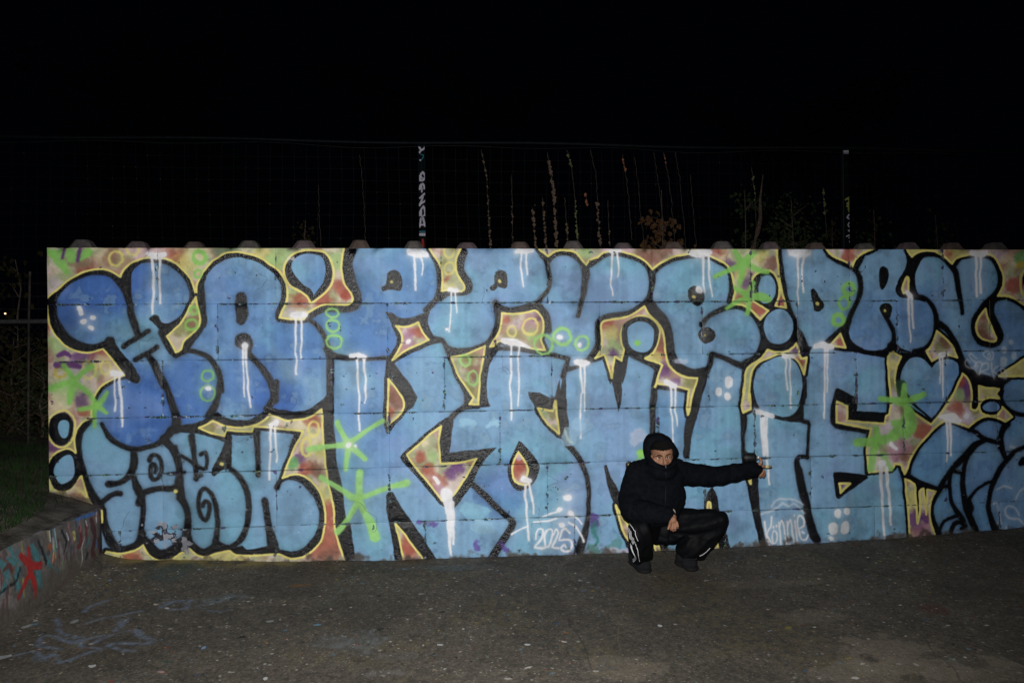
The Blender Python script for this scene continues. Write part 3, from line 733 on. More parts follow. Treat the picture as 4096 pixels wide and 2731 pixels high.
def wear(cv, n1, n2, n3, n4, xx, yy):
    H, W = cv.H, cv.W; c = lambda t: np.array(t, np.float32)/255
    Z = cv.z1 - yy/cv.ppm; X = cv.x0 + xx/cv.ppm
    lo = cv.noise(60, 2); sp = cv.noise(15, 4); pal = cv.noise(11, 1); sx = np.repeat(cv.noise(14, 2)[H//2][None], H, 0)
    cols = [c((62,44,92)), c((20,20,24)), c((30,34,46)), c((176,190,204)), c((48,98,92)), c((24,24,28)), c((70,92,120)), c((22,22,26)), c((112,150,84)), c((40,44,60))]
    def chips(m, strength):
        # the flake shows one of the older coats of paint
        idx = np.clip(((pal-.18)/.64*len(cols)).astype(int), 0, len(cols)-1)
        col = np.stack(cols)[idx]
        al = np.clip(m, 0, 1)[..., None]*strength*.85
        cv.img += (col-cv.img)*al
    seams = row_seams()
    m = np.zeros((H, W), np.float32)
    for k in range(1, 7):
        zj = WALL_TOP-ROW_H*k
        d = np.abs(Z-zj + (lo-.5)*.012)
        m = np.maximum(m, sst(.565, .69, sp*.62 + .42*np.exp(-(d/.013)**2) - 1.1*np.abs(lo-.55)-.05*(d/.01).clip(0, 3)))
    for k, xs in enumerate(seams):
        z1 = WALL_TOP-ROW_H*k; z0 = z1-ROW_H
        rows = (Z[:, 0] < z1) & (Z[:, 0] > z0)
        if not rows.any(): continue
        r0 = np.argmax(rows); r1 = r0+rows.sum()
        for x in xs[1:-1]:
            a = int((x-.05-cv.x0)*cv.ppm); b = int((x+.05-cv.x0)*cv.ppm)
            if a < 0 or b > W: continue
            d = np.abs(X[r0:r1, a:b]-x + (sp[r0:r1, a:b]-.5)*.02)
            v = sst(.63, .74, sp[r0:r1, a:b]*.7+.40*np.exp(-(d/.018)**2) - .9*np.abs(n2[r0:r1, a:b]-.55))
            m[r0:r1, a:b] = np.maximum(m[r0:r1, a:b], v)
    # joint: a soft narrow line along it, darkened in patches
    for k in range(1, 6):
        d = np.abs(Z-(WALL_TOP-ROW_H*k)); f = np.exp(-(d/.005)**2)[..., None]*.30*sst(.45, .62, lo)[..., None]
        cv.img *= (1-f)
    chips(m, .9)
    # scattered knocks
    m = sst(.80, .84, cv.noise(14, 3)) * sst(.52, .6, cv.noise(120, 2)); chips(m, .8)
    m = sst(.80, .90, cv.noise(9, 3)) * sst(.60, .68, cv.noise(200, 2)); cv.img += (c((196,206,218))-cv.img)*(m*.5)[..., None]
    # hairline cracks
    for i in range(26):
        x = cv.rng.uniform(0, W); y = cv.rng.uniform(0, H*.95); ang = cv.rng.uniform(0, 6.3); pts = []
        for j in range(int(cv.rng.integers(6, 22))):
            pts.append((x, y, .55)); ang += cv.rng.normal(0, .7); x += 9*np.cos(ang); y += 9*np.sin(ang)
        Q = np.array(pts); w = cv.win(Q, 8)
        if w is None: continue
        D = cv.line_sd(Q, w, False, 1.5); cv.put(w, (1-sst(-.6, 1.2, D))*.30, (44,48,60))
    # flaked skin where the lower letters meet the ground, left of the middle
    for (px, py, r) in ((650,2120,46),(690,2140,40),(720,2165,52),(640,2150,34),(600,2160,30)):
        P, k = cv.to(np.array([[px, py, r]], float)); qx, qy, qr = P[0]
        rr = np.hypot(xx-qx, (yy-qy)*1.3)/qr
        m = sst(.5, .6, sp*.7+.45-rr*.33+(n4-.5)*.8); cv.img += (np.where((n4 > .55)[..., None], c((150,152,162)), c((34,32,38)))-cv.img)*(m*.85)[..., None]
    # vertical rub marks: purple, teal
    for (x0, y0, x1, y1, r, col) in ((2375,2065,2380,2100,16,(78,46,120)),(2378,2100,2380,2190,8,(52,128,116)),(2370,2190,2390,2210,22,(70,130,116)),
            (1680,2085,1750,2098,8,(84,58,130)),(1905,2170,1915,2200,14,(92,70,150)),(2465,2180,2470,2200,30,(90,140,140)),(2455,2205,2530,2208,16,(196,186,204)),
            (1960,1690,1980,1695,14,(160,205,228)),(1850,1690,1890,1700,22,(150,196,220)),(1880,2040,1930,2050,34,(140,192,214)),(1915,2110,1960,2115,26,(150,190,214)),
            (2010,2170,2025,2190,10,(84,58,140)),(2560,1810,2560,1830,16,(150,214,100)),(2540,1760,2560,1745,30,(176,186,206)),(1150,1040,1160,1042,6,(220,220,220)),
            (3560,2170,3570,2175,26,(60,60,66)),(2700,1440,2740,1445,8,(190,200,220)),(2280,1740,2330,1690,40,(150,186,214))):
        Q, k = cv.to(np.array([[x0, y0, r], [x1, y1, r*.8]], float)); w = cv.win(Q, 30)
        D = cv.line_sd(Q, w, False, 3.0); a, b, c2, d = w
        cv.put(w, (1-sst(-4, 5, D+(sp[c2:d, a:b]-.5)*22))*.72, col)
    # foot of the wall: dirt, old coats, overspray
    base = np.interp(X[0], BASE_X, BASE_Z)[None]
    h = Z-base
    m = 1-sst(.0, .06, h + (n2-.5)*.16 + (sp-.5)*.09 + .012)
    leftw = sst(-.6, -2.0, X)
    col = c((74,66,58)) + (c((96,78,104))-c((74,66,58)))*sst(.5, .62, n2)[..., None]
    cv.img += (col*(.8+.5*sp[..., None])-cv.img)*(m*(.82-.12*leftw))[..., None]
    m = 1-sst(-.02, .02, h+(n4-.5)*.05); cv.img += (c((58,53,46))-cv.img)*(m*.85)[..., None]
    # grime and mottling, everywhere
    cv.img *= (1-.12*sst(.52, .75, n1)-.07*sst(.5, .7, n2))[..., None]
    cv.img *= (1+(cv.fine-.5)*.05)[..., None]
    cv.img[:] = np.clip(cv.img, 0, 1)
BASE_X = [-2.9,-2.82,-2.6,-2.475,-2.465,-2.3,-1.35,-.55,.35,1.45,2.4,3.3,4.1,5.2,6.5]
BASE_Z = [.60,.585,.50,.45,.10,.08,.03,.003,0,-.007,.004,.023,.055,.09,.12]
# ============================================================ camera, night sky, flash, exposure
cam = bpy.data.cameras.new('camera'); cam.sensor_width = 36; cam.lens = 36*F_PX/4096; cam.clip_start = .05; cam.clip_end = 400
camo = bpy.data.objects.new('camera', cam); C.objects.link(camo); scene.camera = camo
camo.location = (0, -CAM_D, CAM_H)
camo.rotation_euler = (Matrix.Rotation(-TH, 3, 'Z') @ Matrix.Rotation(math.pi/2, 3, 'X') @ Matrix.Rotation(-ROLL, 3, 'Z')).to_euler()
world = bpy.data.worlds.new('World'); scene.world = world; world.use_nodes = True
wb = world.node_tree.nodes['Background']; wb.inputs[0].default_value = (.25, .42, .9, 1); wb.inputs[1].default_value = .0009
# the camera's own flash, just above the lens
fl = bpy.data.lights.new('camera_flash', 'SPOT'); fl.energy = 1030; fl.spot_size = math.radians(119); fl.spot_blend = 1.0
fl.shadow_soft_size = .018; fl.color = (1.0, .985, .97)
flo = bpy.data.objects.new('camera_flash', fl); C.objects.link(flo); flo.location = (-.02, -CAM_D+.03, CAM_H+.11)
flo.rotation_euler = (Vector((-.1, 0, .9)) - flo.location).to_track_quat('-Z', 'Y').to_euler()
vs = scene.view_settings; vs.view_transform = 'Standard'; vs.look = 'None'; vs.exposure = 0; vs.gamma = 1; vs.use_curve_mapping = False
scene.render.engine = 'CYCLES'
scene.cycles.max_bounces = 5
# ============================================================ helpers
RND = random.Random(11)
def ray(px, py):
    x = px-CXP; y = py-CYP; xr = (x-ROLL*y)/F_PX; yr = (y+ROLL*x)/F_PX
    return Vector((math.sin(TH)+xr*math.cos(TH), math.cos(TH)-xr*math.sin(TH), -yr))
def on_y(px, py, y):
    """3D point seen at a spot of the survey photo, at depth y (0 = wall face, negative = nearer)"""
    d = ray(px, py); t = (y+CAM_D)/d.y; return Vector((0, -CAM_D, CAM_H))+d*t
def on_z(px, py, z=0.0):
    d = ray(px, py); t = (z-CAM_H)/d.z; return Vector((0, -CAM_D, CAM_H))+d*t
def on_x(px, py, x):
    d = ray(px, py); t = x/d.x; return Vector((0, -CAM_D, CAM_H))+d*t
def tag(o, label=None, cat=None, group=None, kind=None):
    if label: o['label'] = label
    if cat: o['category'] = cat
    if group: o['group'] = group
    if kind: o['kind'] = kind
    return o
def empty(name, loc=(0,0,0)):
    o = bpy.data.objects.new(name, None); o.empty_display_size = .2; o.location = loc; C.objects.link(o); return o
def link(name, me, parent=None, loc=None):
    o = bpy.data.objects.new(name, me); C.objects.link(o)
    if parent is not None:
        o.parent = parent; base = Vector((0,0,0)); q = parent
        while q is not None: base += q.location; q = q.parent
        o.location = (Vector(loc) if loc is not None else Vector((0,0,0))) - base
    elif loc is not None: o.location = loc
    return o
def obj(name, bm, mat, parent=None, smooth=False, loc=None):
    me = bpy.data.meshes.new(name)
    bmesh.ops.recalc_face_normals(bm, faces=bm.faces)
    if smooth:
        for f in bm.faces: f.smooth = True
    bm.to_mesh(me); bm.free()
    for m in (mat if isinstance(mat, (list, tuple)) else [mat]): me.materials.append(m)
    return link(name, me, parent, loc)
def box(bm, x0, x1, y0, y1, z0, z1, bev=0):
    vs = [bm.verts.new((x, y, z)) for x in (x0, x1) for y in (y0, y1) for z in (z0, z1)]
    fs = [(0,1,3,2), (4,6,7,5), (0,4,5,1), (2,3,7,6), (0,2,6,4), (1,5,7,3)]
    F = [bm.faces.new([vs[i] for i in f]) for f in fs]
    if bev: bmesh.ops.bevel(bm, geom=list({e for f in F for e in f.edges}), offset=bev, segments=1, affect='EDGES')
    return F
def tube(bm, pts, rad, n=6, cap=True):
    """swept tube through points, radius number or list"""
    P = [Vector(p) for p in pts]; k = len(P)
    R = rad if isinstance(rad, (list, tuple)) else [rad]*k
    up = Vector((0, 0, 1)); rings = []
    for i in range(k):
        t = (P[min(i+1, k-1)]-P[max(i-1, 0)]); t = t.normalized() if t.length > 1e-9 else Vector((0,0,1))
        a = t.cross(up)
        if a.length < .05: a = t.cross(Vector((1, 0, 0)))
        a.normalize(); b = t.cross(a)
        rings.append([bm.verts.new(P[i]+R[i]*(math.cos(2*math.pi*j/n)*a+math.sin(2*math.pi*j/n)*b)) for j in range(n)])
    for i in range(k-1):
        for j in range(n):
            bm.faces.new((rings[i][j], rings[i][(j+1) % n], rings[i+1][(j+1) % n], rings[i+1][j]))
    if cap:
        bm.faces.new(rings[0][::-1]); bm.faces.new(rings[-1])
    return rings
# ---- materials
def mat(name, col, rough=.6, spec=.5, noise=0, nscale=20, bump=0, bscale=60, sheen=0, col2=None, metal=0):
    m = bpy.data.materials.new(name); m.use_nodes = True; nt = m.node_tree; b = nt.nodes['Principled BSDF']
    b.inputs['Roughness'].default_value = rough; b.inputs['Specular IOR Level'].default_value = spec; b.inputs['Metallic'].default_value = metal
    b.inputs['Base Color'].default_value = (*col, 1)
    if sheen: b.inputs['Sheen Weight'].default_value = sheen
    tc = nt.nodes.new('ShaderNodeTexCoord')
    if noise or col2:
        n = nt.nodes.new('ShaderNodeTexNoise'); n.inputs['Scale'].default_value = nscale; n.inputs['Detail'].default_value = 6; n.inputs['Roughness'].default_value = .65
        nt.links.new(tc.outputs['Object'], n.inputs['Vector'])
        r = nt.nodes.new('ShaderNodeValToRGB'); c2 = col2 or tuple(c*(1-noise) for c in col)
        r.color_ramp.elements[0].position = .35; r.color_ramp.elements[1].position = .65
        r.color_ramp.elements[0].color = (*c2, 1); r.color_ramp.elements[1].color = (*(col if col2 else tuple(min(1, c*(1+noise*.6)) for c in col)), 1)
        nt.links.new(n.outputs['Fac'], r.inputs[0]); nt.links.new(r.outputs[0], b.inputs['Base Color'])
    if bump:
        n = nt.nodes.new('ShaderNodeTexNoise'); n.inputs['Scale'].default_value = bscale; n.inputs['Detail'].default_value = 4
        nt.links.new(tc.outputs['Object'], n.inputs['Vector'])
        u = nt.nodes.new('ShaderNodeBump'); u.inputs['Strength'].default_value = bump; u.inputs['Distance'].default_value = .01
        nt.links.new(n.outputs['Fac'], u.inputs['Height']); nt.links.new(u.outputs[0], b.inputs['Normal'])
    return m
def np_image(name, arr, alpha=None, data=False):
    """pack a float array (rows top to bottom) into an image made here"""
    h, w = arr.shape[:2]; im = bpy.data.images.new(name, w, h, alpha=False, float_buffer=False)
    if data: im.colorspace_settings.name = 'Non-Color'
    px = np.ones((h, w, 4), np.float32); px[..., :3] = arr if arr.ndim == 3 else arr[..., None]
    im.pixels.foreach_set(px[::-1].ravel()); im.update(); im.pack(); return im
def paint_mat(name, im, gim=None, rough=.62, uvmap='paint', fscale=45, fbump=.25):
    m = bpy.data.materials.new(name); m.use_nodes = True; nt = m.node_tree; N = nt.nodes; L = nt.links; b = N['Principled BSDF']
    uv = N.new('ShaderNodeUVMap'); uv.uv_map = uvmap
    t = N.new('ShaderNodeTexImage'); t.image = im; t.extension = 'EXTEND'; L.new(uv.outputs[0], t.inputs[0])
    tc = N.new('ShaderNodeTexCoord'); geo = N.new('ShaderNodeNewGeometry')
    n = N.new('ShaderNodeTexNoise'); n.inputs['Scale'].default_value = 120; n.inputs['Detail'].default_value = 5; L.new(geo.outputs['Position'], n.inputs['Vector'])
    mx = N.new('ShaderNodeMix'); mx.data_type = 'RGBA'; mx.blend_type = 'MULTIPLY'; mx.inputs[0].default_value = 1
    r = N.new('ShaderNodeValToRGB'); r.color_ramp.elements[0].position = .25; r.color_ramp.elements[0].color = (.93, .93, .93, 1)
    r.color_ramp.elements[1].position = .7; r.color_ramp.elements[1].color = (1.02, 1.02, 1.02, 1)
    L.new(n.outputs['Fac'], r.inputs[0]); L.new(t.outputs['Color'], mx.inputs[6]); L.new(r.outputs[0], mx.inputs[7]); L.new(mx.outputs[2], b.inputs['Base Color'])
    n2 = N.new('ShaderNodeTexNoise'); n2.inputs['Scale'].default_value = fscale; n2.inputs['Detail'].default_value = 7; n2.inputs['Roughness'].default_value = .68
    L.new(geo.outputs['Position'], n2.inputs['Vector'])
    u = N.new('ShaderNodeBump'); u.inputs['Distance'].default_value = .01; u.inputs['Strength'].default_value = fbump
    L.new(n2.outputs['Fac'], u.inputs['Height']); L.new(u.outputs[0], b.inputs['Normal'])
    b.inputs['Roughness'].default_value = rough
    if gim is not None:
        g = N.new('ShaderNodeTexImage'); g.image = gim; g.extension = 'EXTEND'; L.new(uv.outputs[0], g.inputs[0])
        mr = N.new('ShaderNodeMapRange'); mr.inputs[1].default_value = .3; mr.inputs[2].default_value = 1; mr.inputs[3].default_value = rough; mr.inputs[4].default_value = .24
        L.new(g.outputs['Color'], mr.inputs[0]); L.new(mr.outputs[0], b.inputs['Roughness'])
        ms = N.new('ShaderNodeMapRange'); ms.inputs[1].default_value = .3; ms.inputs[2].default_value = 1; ms.inputs[3].default_value = fbump; ms.inputs[4].default_value = .75
        L.new(g.outputs['Color'], ms.inputs[0]); L.new(ms.outputs[0], u.inputs['Strength'])
        mq = N.new('ShaderNodeMapRange'); mq.inputs[1].default_value = .3; mq.inputs[2].default_value = 1; mq.inputs[3].default_value = .25; mq.inputs[4].default_value = .42
        L.new(g.outputs['Color'], mq.inputs[0]); L.new(mq.outputs[0], b.inputs['Specular IOR Level'])
    return m
# ============================================================ the painted wall of stacked concrete blocks
PX0, PX1, PZ0, PZ1 = -2.83, 5.3, -.13, 2.30
cv = Canvas(PX0, PX1, PZ0, PZ1, 380); paint_wall(cv)
im_w = np_image('mural_colour', cv.img); im_g = np_image('mural_gloss', cv.gloss[::2, ::2], data=True)
M_paint = paint_mat('sprayed_concrete', im_w, im_g)
M_conc = mat('raw_concrete', (.14, .12, .115), .85, .3, nscale=9, col2=(.10, .088, .085), bump=.5, bscale=90)
M_studs = [mat('stud_concrete_%s' % n, c, .85, .3, nscale=14, col2=tuple(k*.5 for k in c), bump=.5, bscale=90) for n, c in
           (('grey', (.088,.080,.076)), ('brown', (.09,.064,.055)), ('mauve', (.10,.074,.08)))]
wall = tag(empty('block_wall', (-2.82, 0, 0)), 'long wall of stacked concrete blocks covered in blue bubble-letter graffiti', 'wall')
def block_bm(x0, x1, z0, z1, seed, top):
    """one concrete block: front face with worn, slightly chipped arrises, real joints all round"""
    r = random.Random(seed); bm = bmesh.new(); uvl = bm.loops.layers.uv.new('paint')
    g = .0003; a, b = x0+g, x1-g; c, d = z0+g, z1-g; ch = .002
    nx = max(4, int((b-a)/.05)); nz = 8
    def edge(v, lo, hi): return v == lo or v == hi
    xs = [a, a+ch]+[a+ch+(b-a-2*ch)*i/nx for i in range(1, nx)]+[b-ch, b]
    zs = [c, c+ch]+[c+ch+(d-c-2*ch)*i/nz for i in range(1, nz)]+[d-ch, d]
    tilt = r.uniform(-.002, .002); off = r.uniform(0, .0030)
    V = {}
    for i, x in enumerate(xs):
        for j, z in enumerate(zs):
            ed = i in (0, len(xs)-1) or j in (0, len(zs)-1); near = i in (1, len(xs)-2) or j in (1, len(zs)-2)
            y = off + tilt*(x-a) + .0012*mnoise.noise((x*9, z*9, seed))
            if ed: y += max(.0003, ch*(.40+1.6*mnoise.noise((x*6, z*6, seed*3.1))))
            if near:
                k = mnoise.noise((x*17, z*17, seed*1.7))
                if k > .25: y += (k-.25)*.014
            xx = x + (r.uniform(-.001, .0015) if ed else 0); zz = z
            if top and j == len(zs)-1: zz -= max(0, mnoise.noise((x*12, 3, seed)))*.018+max(0, mnoise.noise((x*40, 8, seed))-.2)*.012
            V[i, j] = bm.verts.new((xx, y, zz))
    for i in range(len(xs)-1):
        for j in range(len(zs)-1):
            f = bm.faces.new((V[i, j], V[i+1, j], V[i+1, j+1], V[i, j+1])); f.smooth = True
    bk = {}
    for i in (0, len(xs)-1):
        for j in (0, len(zs)-1): bk[i, j] = bm.verts.new((xs[i], .8, zs[j]))
    I, J = len(xs)-1, len(zs)-1
    side = [[V[i, 0] for i in range(I+1)]+[bk[I, 0], bk[0, 0]], [V[i, J] for i in range(I, -1, -1)]+[bk[0, J], bk[I, J]],
            [V[0, j] for j in range(J, -1, -1)]+[bk[0, 0], bk[0, J]], [V[I, j] for j in range(J+1)]+[bk[I, J], bk[I, 0]], [bk[0, 0], bk[I, 0], bk[I, J], bk[0, J]]]
    for s in side:
        f = bm.faces.new(s); f.material_index = 1
    for f in bm.faces:
        for l in f.loops: l[uvl].uv = ((l.vert.co.x-PX0)/(PX1-PX0), (l.vert.co.z-PZ0)/(PZ1-PZ0))
    return bm
def stud_bm():
    bm = bmesh.new(); a, b, h, c = .095, .045, .082, .035
    def ring(s, z):
        k = s*.42
        return [bm.verts.new(p+(z,)) for p in ((-s+k, -s), (s-k, -s), (s, -s+k), (s, s-k), (s-k, s), (-s+k, s), (-s, s-k), (-s, -s+k))]
    r0, r1, r2 = ring(a, 0), ring(b+.006, h-.006), ring(b, h)
    for p, q in ((r0, r1), (r1, r2)):
        for i in range(8): bm.faces.new((p[i], p[(i+1) % 8], q[(i+1) % 8], q[i]))
    bm.faces.new(r2); bm.faces.new(r0[::-1]); return bm
stud_me = []
for m in M_studs:
    me = bpy.data.meshes.new('stud'); b_ = stud_bm(); bmesh.ops.recalc_face_normals(b_, faces=b_.faces); b_.to_mesh(me); b_.free(); me.materials.append(m); stud_me.append(me)
STUDS = [335,555,782,1000,1220,1440,1657,1868,2079,2290,2490,2690,2886,3077,3259,3455,3630,3805,3975]
stud_x = [on_y(s, 985, .2).x for s in STUDS]
while stud_x[-1] < 6.2: stud_x.append(stud_x[-1]+.4)
for k, xs in enumerate(row_seams()):
    z1 = WALL_TOP-ROW_H*k
    for i in range(len(xs)-1):
        bo = obj('concrete_block', block_bm(xs[i], xs[i+1], z1-ROW_H, z1, k*31+i*7+1, k == 0), [M_paint, M_conc], wall)
        if k == 0:
            for j, sx in enumerate(stud_x):
                if xs[i] < sx < xs[i+1]:
                    for y in (.2, .6):
                        s = link('stud', stud_me[(j*5+3) % 3 if y == .2 else 0], bo, (sx, y, z1-.004))
                        s.rotation_euler.z = RND.choice((0, math.pi/2, math.pi)) + RND.uniform(-.05, .05)
                        s.scale = (1+RND.uniform(-.10, .10), 1, 1+RND.uniform(-.14, .06)); s.rotation_euler.y = RND.uniform(-.02, .02)
# ============================================================ ground: one sheet, paint-flecked slab
def ground_h(x, y):
    """height of the yard; rises a little along the wall foot at both ends"""
    h = float(np.interp(x, BASE_X[4:], BASE_Z[4:])) if x > -2.468 else .10
    k = max(0.0, min(1.0, 1-(-y)/.75)) if y < 0 else 1.0
    h = h*(.25+.75*k*k*(3-2*k)) if x < 1 else h*(.35+.65*k)
    # dirt packed against the foot of the wall
    if y < .02: h += .012*math.exp(-abs(y)/.06)*(1+mnoise.noise((x*3, 0, 5)))
    if x > -2.5: h += .03*math.exp(-(x+2.47)/.10)
    return h + .006*mnoise.noise((x*.8, y*.8, 2)) + .0025*mnoise.noise((x*4, y*4, 7))
GX0, GX1, GY0, GY1 = -2.5, 5.6, -3.0, .02
class GroundCanvas(Canvas):
    def __init__(s, x0, x1, y0, y1, ppm, seed):
        Canvas.__init__(s, x0, x1, y0, y1, ppm, seed)
    def to(s, P):
        out = []
        for px, py, r in P:
            a = on_z(px, py); b = on_z(px+8, py); out.append(((a.x-s.x0)*s.ppm, (s.z1-a.y)*s.ppm, r*(b.x-a.x)/8*s.ppm))
        return np.array(out), 1.0
CROP.update(Q=(0,1950,2.007), R=(600,2180,2.138), S=(1700,2180,1.96), T=(2900,2080,1.9666))
GMARKS = """
p Q 460,1085,16 480,1150,18 560,1210,20 640,1230,20 650,1255,20 560,1255,18 440,1220,16 340,1230,22 330,1270,24 400,1310,24 500,1325,22
p Q 130,1380,16 200,1370,20 260,1360,20 300,1400,26 420,1375,20 460,1380,20 430,1420,24 520,1410,22 700,1350,18 800,1320,16 720,1290,18 700,1240,22 830,1215,16 800,1245,16
p Q 700,1110,14 850,1060,16 1050,1020,20 1130,1010,14
p Q 920,1160,26 990,1080,24
p Q 800,1250,14 950,1185,14 1110,1140,18 1150,1190,26 1230,1240,26 1150,1275,24 960,1260,24 890,1290,28 950,1330,24 1090,1340,18
p Q 660,1020,20 760,970,18 900,920,10
p R 120,540,24 200,500,22 340,490,14 320,540,16 180,555,18
p R 400,525,14 560,500,10 700,455,14
p R 500,560,10 620,565,8 690,545,8
"""
def cirr(c): return np.array(c, np.float32)/255
gcv = GroundCanvas(GX0, GX1, GY0, GY1, 250, 9)
def paint_ground(cv):
    H, W = cv.H, cv.W; yy, xx = np.mgrid[0:H, 0:W].astype(np.float32)
    n1, n2, n3, n4 = cv.noise(120, 4), cv.noise(30, 4), cv.noise(7, 3), cv.noise(3, 2)
    base = cirr((78,74,67)) + (cirr((92,87,79))-cirr((78,74,67)))*sst(.35, .65, n1*.6+n2*.4)[..., None]
    base = base*(1+(n3-.5)*.35+(n4-.5)*.5)[..., None]
    m = sst(.56, .7, cv.noise(90, 3))*sst(.4, .6, n3); base += (cirr((112,104,60))-base)*(m*.22)[..., None]   # yellowish moss
    cv.img[:] = base
    def P(px, py): q, _ = cv.to(np.array([[px, py, 1.]])); return q[0, 0], q[0, 1]
    # worn smooth concrete patches, lower right
    for (px, py, rx, ry, a) in ((3560,2600,70,22,.7),(3700,2660,90,16,.7),(3450,2690,60,25,.6),(3900,2700,90,14,.55),(3260,2460,60,12,.4),(2480,2670,50,18,.5),(3080,2330,90,10,.35)):
        x, y = P(px, py); s = 1/11.
        rr = np.hypot((xx-x)/(rx*1.1), (yy-y)/(ry*2.0)) + (n2-.5)*1.4 + (n3-.5)*.3
        cv.img += (cirr((132,124,112))*(1+(n4-.5)*.15)[..., None]-cv.img)*((1-sst(.75, 1.0, rr))*a)[..., None]
    for op in GMARKS.strip().splitlines():
        q = op.split(); Q, _ = cv.to(spline(parse(q[1:]), False)); Q[:, 2] *= 1.15
        w = cv.win(Q, 30); D = cv.line_sd(Q, w, False, 2.2); a, b, c2, d = w
        al = (1-sst(-3, 3.5, D+(n3[c2:d, a:b]-.5)*4))*(.40+.6*sst(.35, .6, n3[c2:d, a:b]))*.85
        cv.put(w, np.clip(al, 0, 1), (116,134,164))
    x, y = P(1200, 2345)
    rr = np.hypot((xx-x)/24, (yy-y)/7)+(n2-.5)*1.6+(n3-.5)*1.0; cv.img += (cirr((160,98,38))-cv.img)*((1-sst(.6, 1, rr))*.45)[..., None]
    x, y = P(3760, 2440); rr = np.hypot((xx-x)/30, (yy-y)/20)+(n2-.5)*1.5; cv.img += (cirr((110,30,26))-cv.img)*((1-sst(.7, 1, rr))*.22)[..., None]
    # teal and bluish stains near the wall foot
    for (px, py, rx, ry, c) in ((720,2310,60,24,(70,88,88)),(1800,2270,90,14,(96,108,112)),(900,2400,40,12,(110,122,128)),(1400,2570,60,22,(110,118,126)),(1600,2620,30,8,(110,108,108)),(1540,2690,36,8,(118,116,116))):
        x, y = P(px, py); rr = np.hypot((xx-x)/rx, (yy-y)/(ry*1.6))+(n2-.5)*1.6
        cv.img += (cirr(c)-cv.img)*((1-sst(.6, 1.05, rr))*(.3+.4*(n3 > .5)))[..., None]
    for k in range(34):
        x = cv.rng.uniform(0, W); y = cv.rng.uniform(H*.15, H); an = cv.rng.uniform(-1.9, -1.2) if k % 2 else cv.rng.uniform(-.5, .5); pts = []
        for j in range(int(cv.rng.integers(8, 30))):
            pts.append((x, y, .7)); an += cv.rng.normal(0, .10); x += 10*math.cos(an); y += 10*math.sin(an)
        Q = np.array(pts); w = cv.win(Q, 8)
        if w is None: continue
        D = cv.line_sd(Q, w, False, 1.5); cv.put(w, (1-sst(-.6, 1.4, D))*.38, (46,42,34) if k % 3 else (128,120,96))
    # flecks of dried paint, thousands, in clusters
    rng = cv.rng
    cols = [(244,242,240)]*9+[(190,190,186)]*6+[(176,168,150)]*4+[(92,132,186)]*2+[(110,164,196)]*3+[(122,140,132)]*3+[(34,40,36)]*3+[(196,160,170)]+[(190,176,70)]+[(150,60,50)]+[(180,116,50)]+[(60,96,84)]
    N = 14000; fx = rng.uniform(0, W, N); fy = H*(1-rng.beta(1.0, 1.35, N)) ; fy = H-1-fy
    dens = n1[np.clip(fy.astype(int), 0, H-1), np.clip(fx.astype(int), 0, W-1)]
    keep = rng.random(N) < sst(.25, .7, dens)*.9+.15; fx, fy = fx[keep], fy[keep]
    for i in range(len(fx)):
        big = rng.random(); r = .55+rng.exponential(.55) if big < .99 else rng.uniform(2.0, 5.5)
        col = np.array(cols[rng.integers(len(cols))], np.float32)/255*rng.uniform(.65, 1.0)
        ax = rng.uniform(.6, 1.8); ang = rng.uniform(-.5, .5)
        k = int(r*2.8)+3; x, y = int(fx[i]), int(fy[i])
        a, b, c2, d = max(0, x-k), min(W, x+k+1), max(0, y-k), min(H, y+k+1)
        if b <= a or d <= c2: continue
        X = xx[c2:d, a:b]-fx[i]; Y = yy[c2:d, a:b]-fy[i]
        u = X*math.cos(ang)+Y*math.sin(ang); v = -X*math.sin(ang)+Y*math.cos(ang)
        D = np.hypot(u/ax, v*ax**.3)-r*.75 + (n4[c2:d, a:b]-.5)*3.2*min(1.6, .6+r*.25)
        cv.img[c2:d, a:b] += (col-cv.img[c2:d, a:b])*((1-sst(-.6, .6, D))*.85)[..., None]
    # fine pale grit and dark pits over everything
    gr = rng.random((H, W)).astype(np.float32); gm = (gr > .986-.006*sst(.4, .6, n2)); cv.img[gm] = cv.img[gm]*.35+.52*(.55+.6*rng.random((int(gm.sum()), 1)))
    gm = gr < .018; cv.img[gm] *= .55
    gr = np.repeat(np.repeat(rng.random((H//2+1, W//2+1)), 2, 0), 2, 1)[:H, :W]; gm = gr > .990; cv.img[gm] = cv.img[gm]*.4+.34
    # strip of spilled paint along the foot of the wall
    foot = np.exp(-((yy/cv.ppm-.03)/(.045+.07*n1))**2)
    X = cv.x0+xx/cv.ppm; lw = sst(-.9, -1.3, X)*sst(-2.6, -2.2, X)
    cv.img += (cirr((176,160,84))*(.7+.5*n2[..., None])-cv.img)*(foot*sst(.3, .55, n2)*lw*.55)[..., None]
    cv.img += (cirr((104,104,104))-cv.img)*(foot*sst(.4, .6, n2)*(1-lw)*.4)[..., None]
    cv.img[:] = np.clip(cv.img, 0, 1)
paint_ground(gcv)
im_gr = np_image("yard_colour", np.clip(gcv.img*np.array([.93, .91, .88], np.float32), 0, 1))
M_yard = paint_mat('paint_flecked_yard', im_gr, None, .85, 'paint', 170, .6)
M_yard.node_tree.nodes['Principled BSDF'].inputs['Specular IOR Level'].default_value = .3
M_far = mat('yard_beyond', (.095, .083, .07), .9, .2, nscale=6, col2=(.05, .045, .038), bump=.5, bscale=40)
def axis(spans):
    out = []
    for a, b, n in spans: out += [a+(b-a)*i/n for i in range(n)]
    return out+[spans[-1][1]]
gx = axis([(-120, -20, 5), (-20, -2.468, 8), (-2.468, -2.2, 8), (-2.2, 5.6, 130), (5.6, 20, 8), (20, 120, 5)])
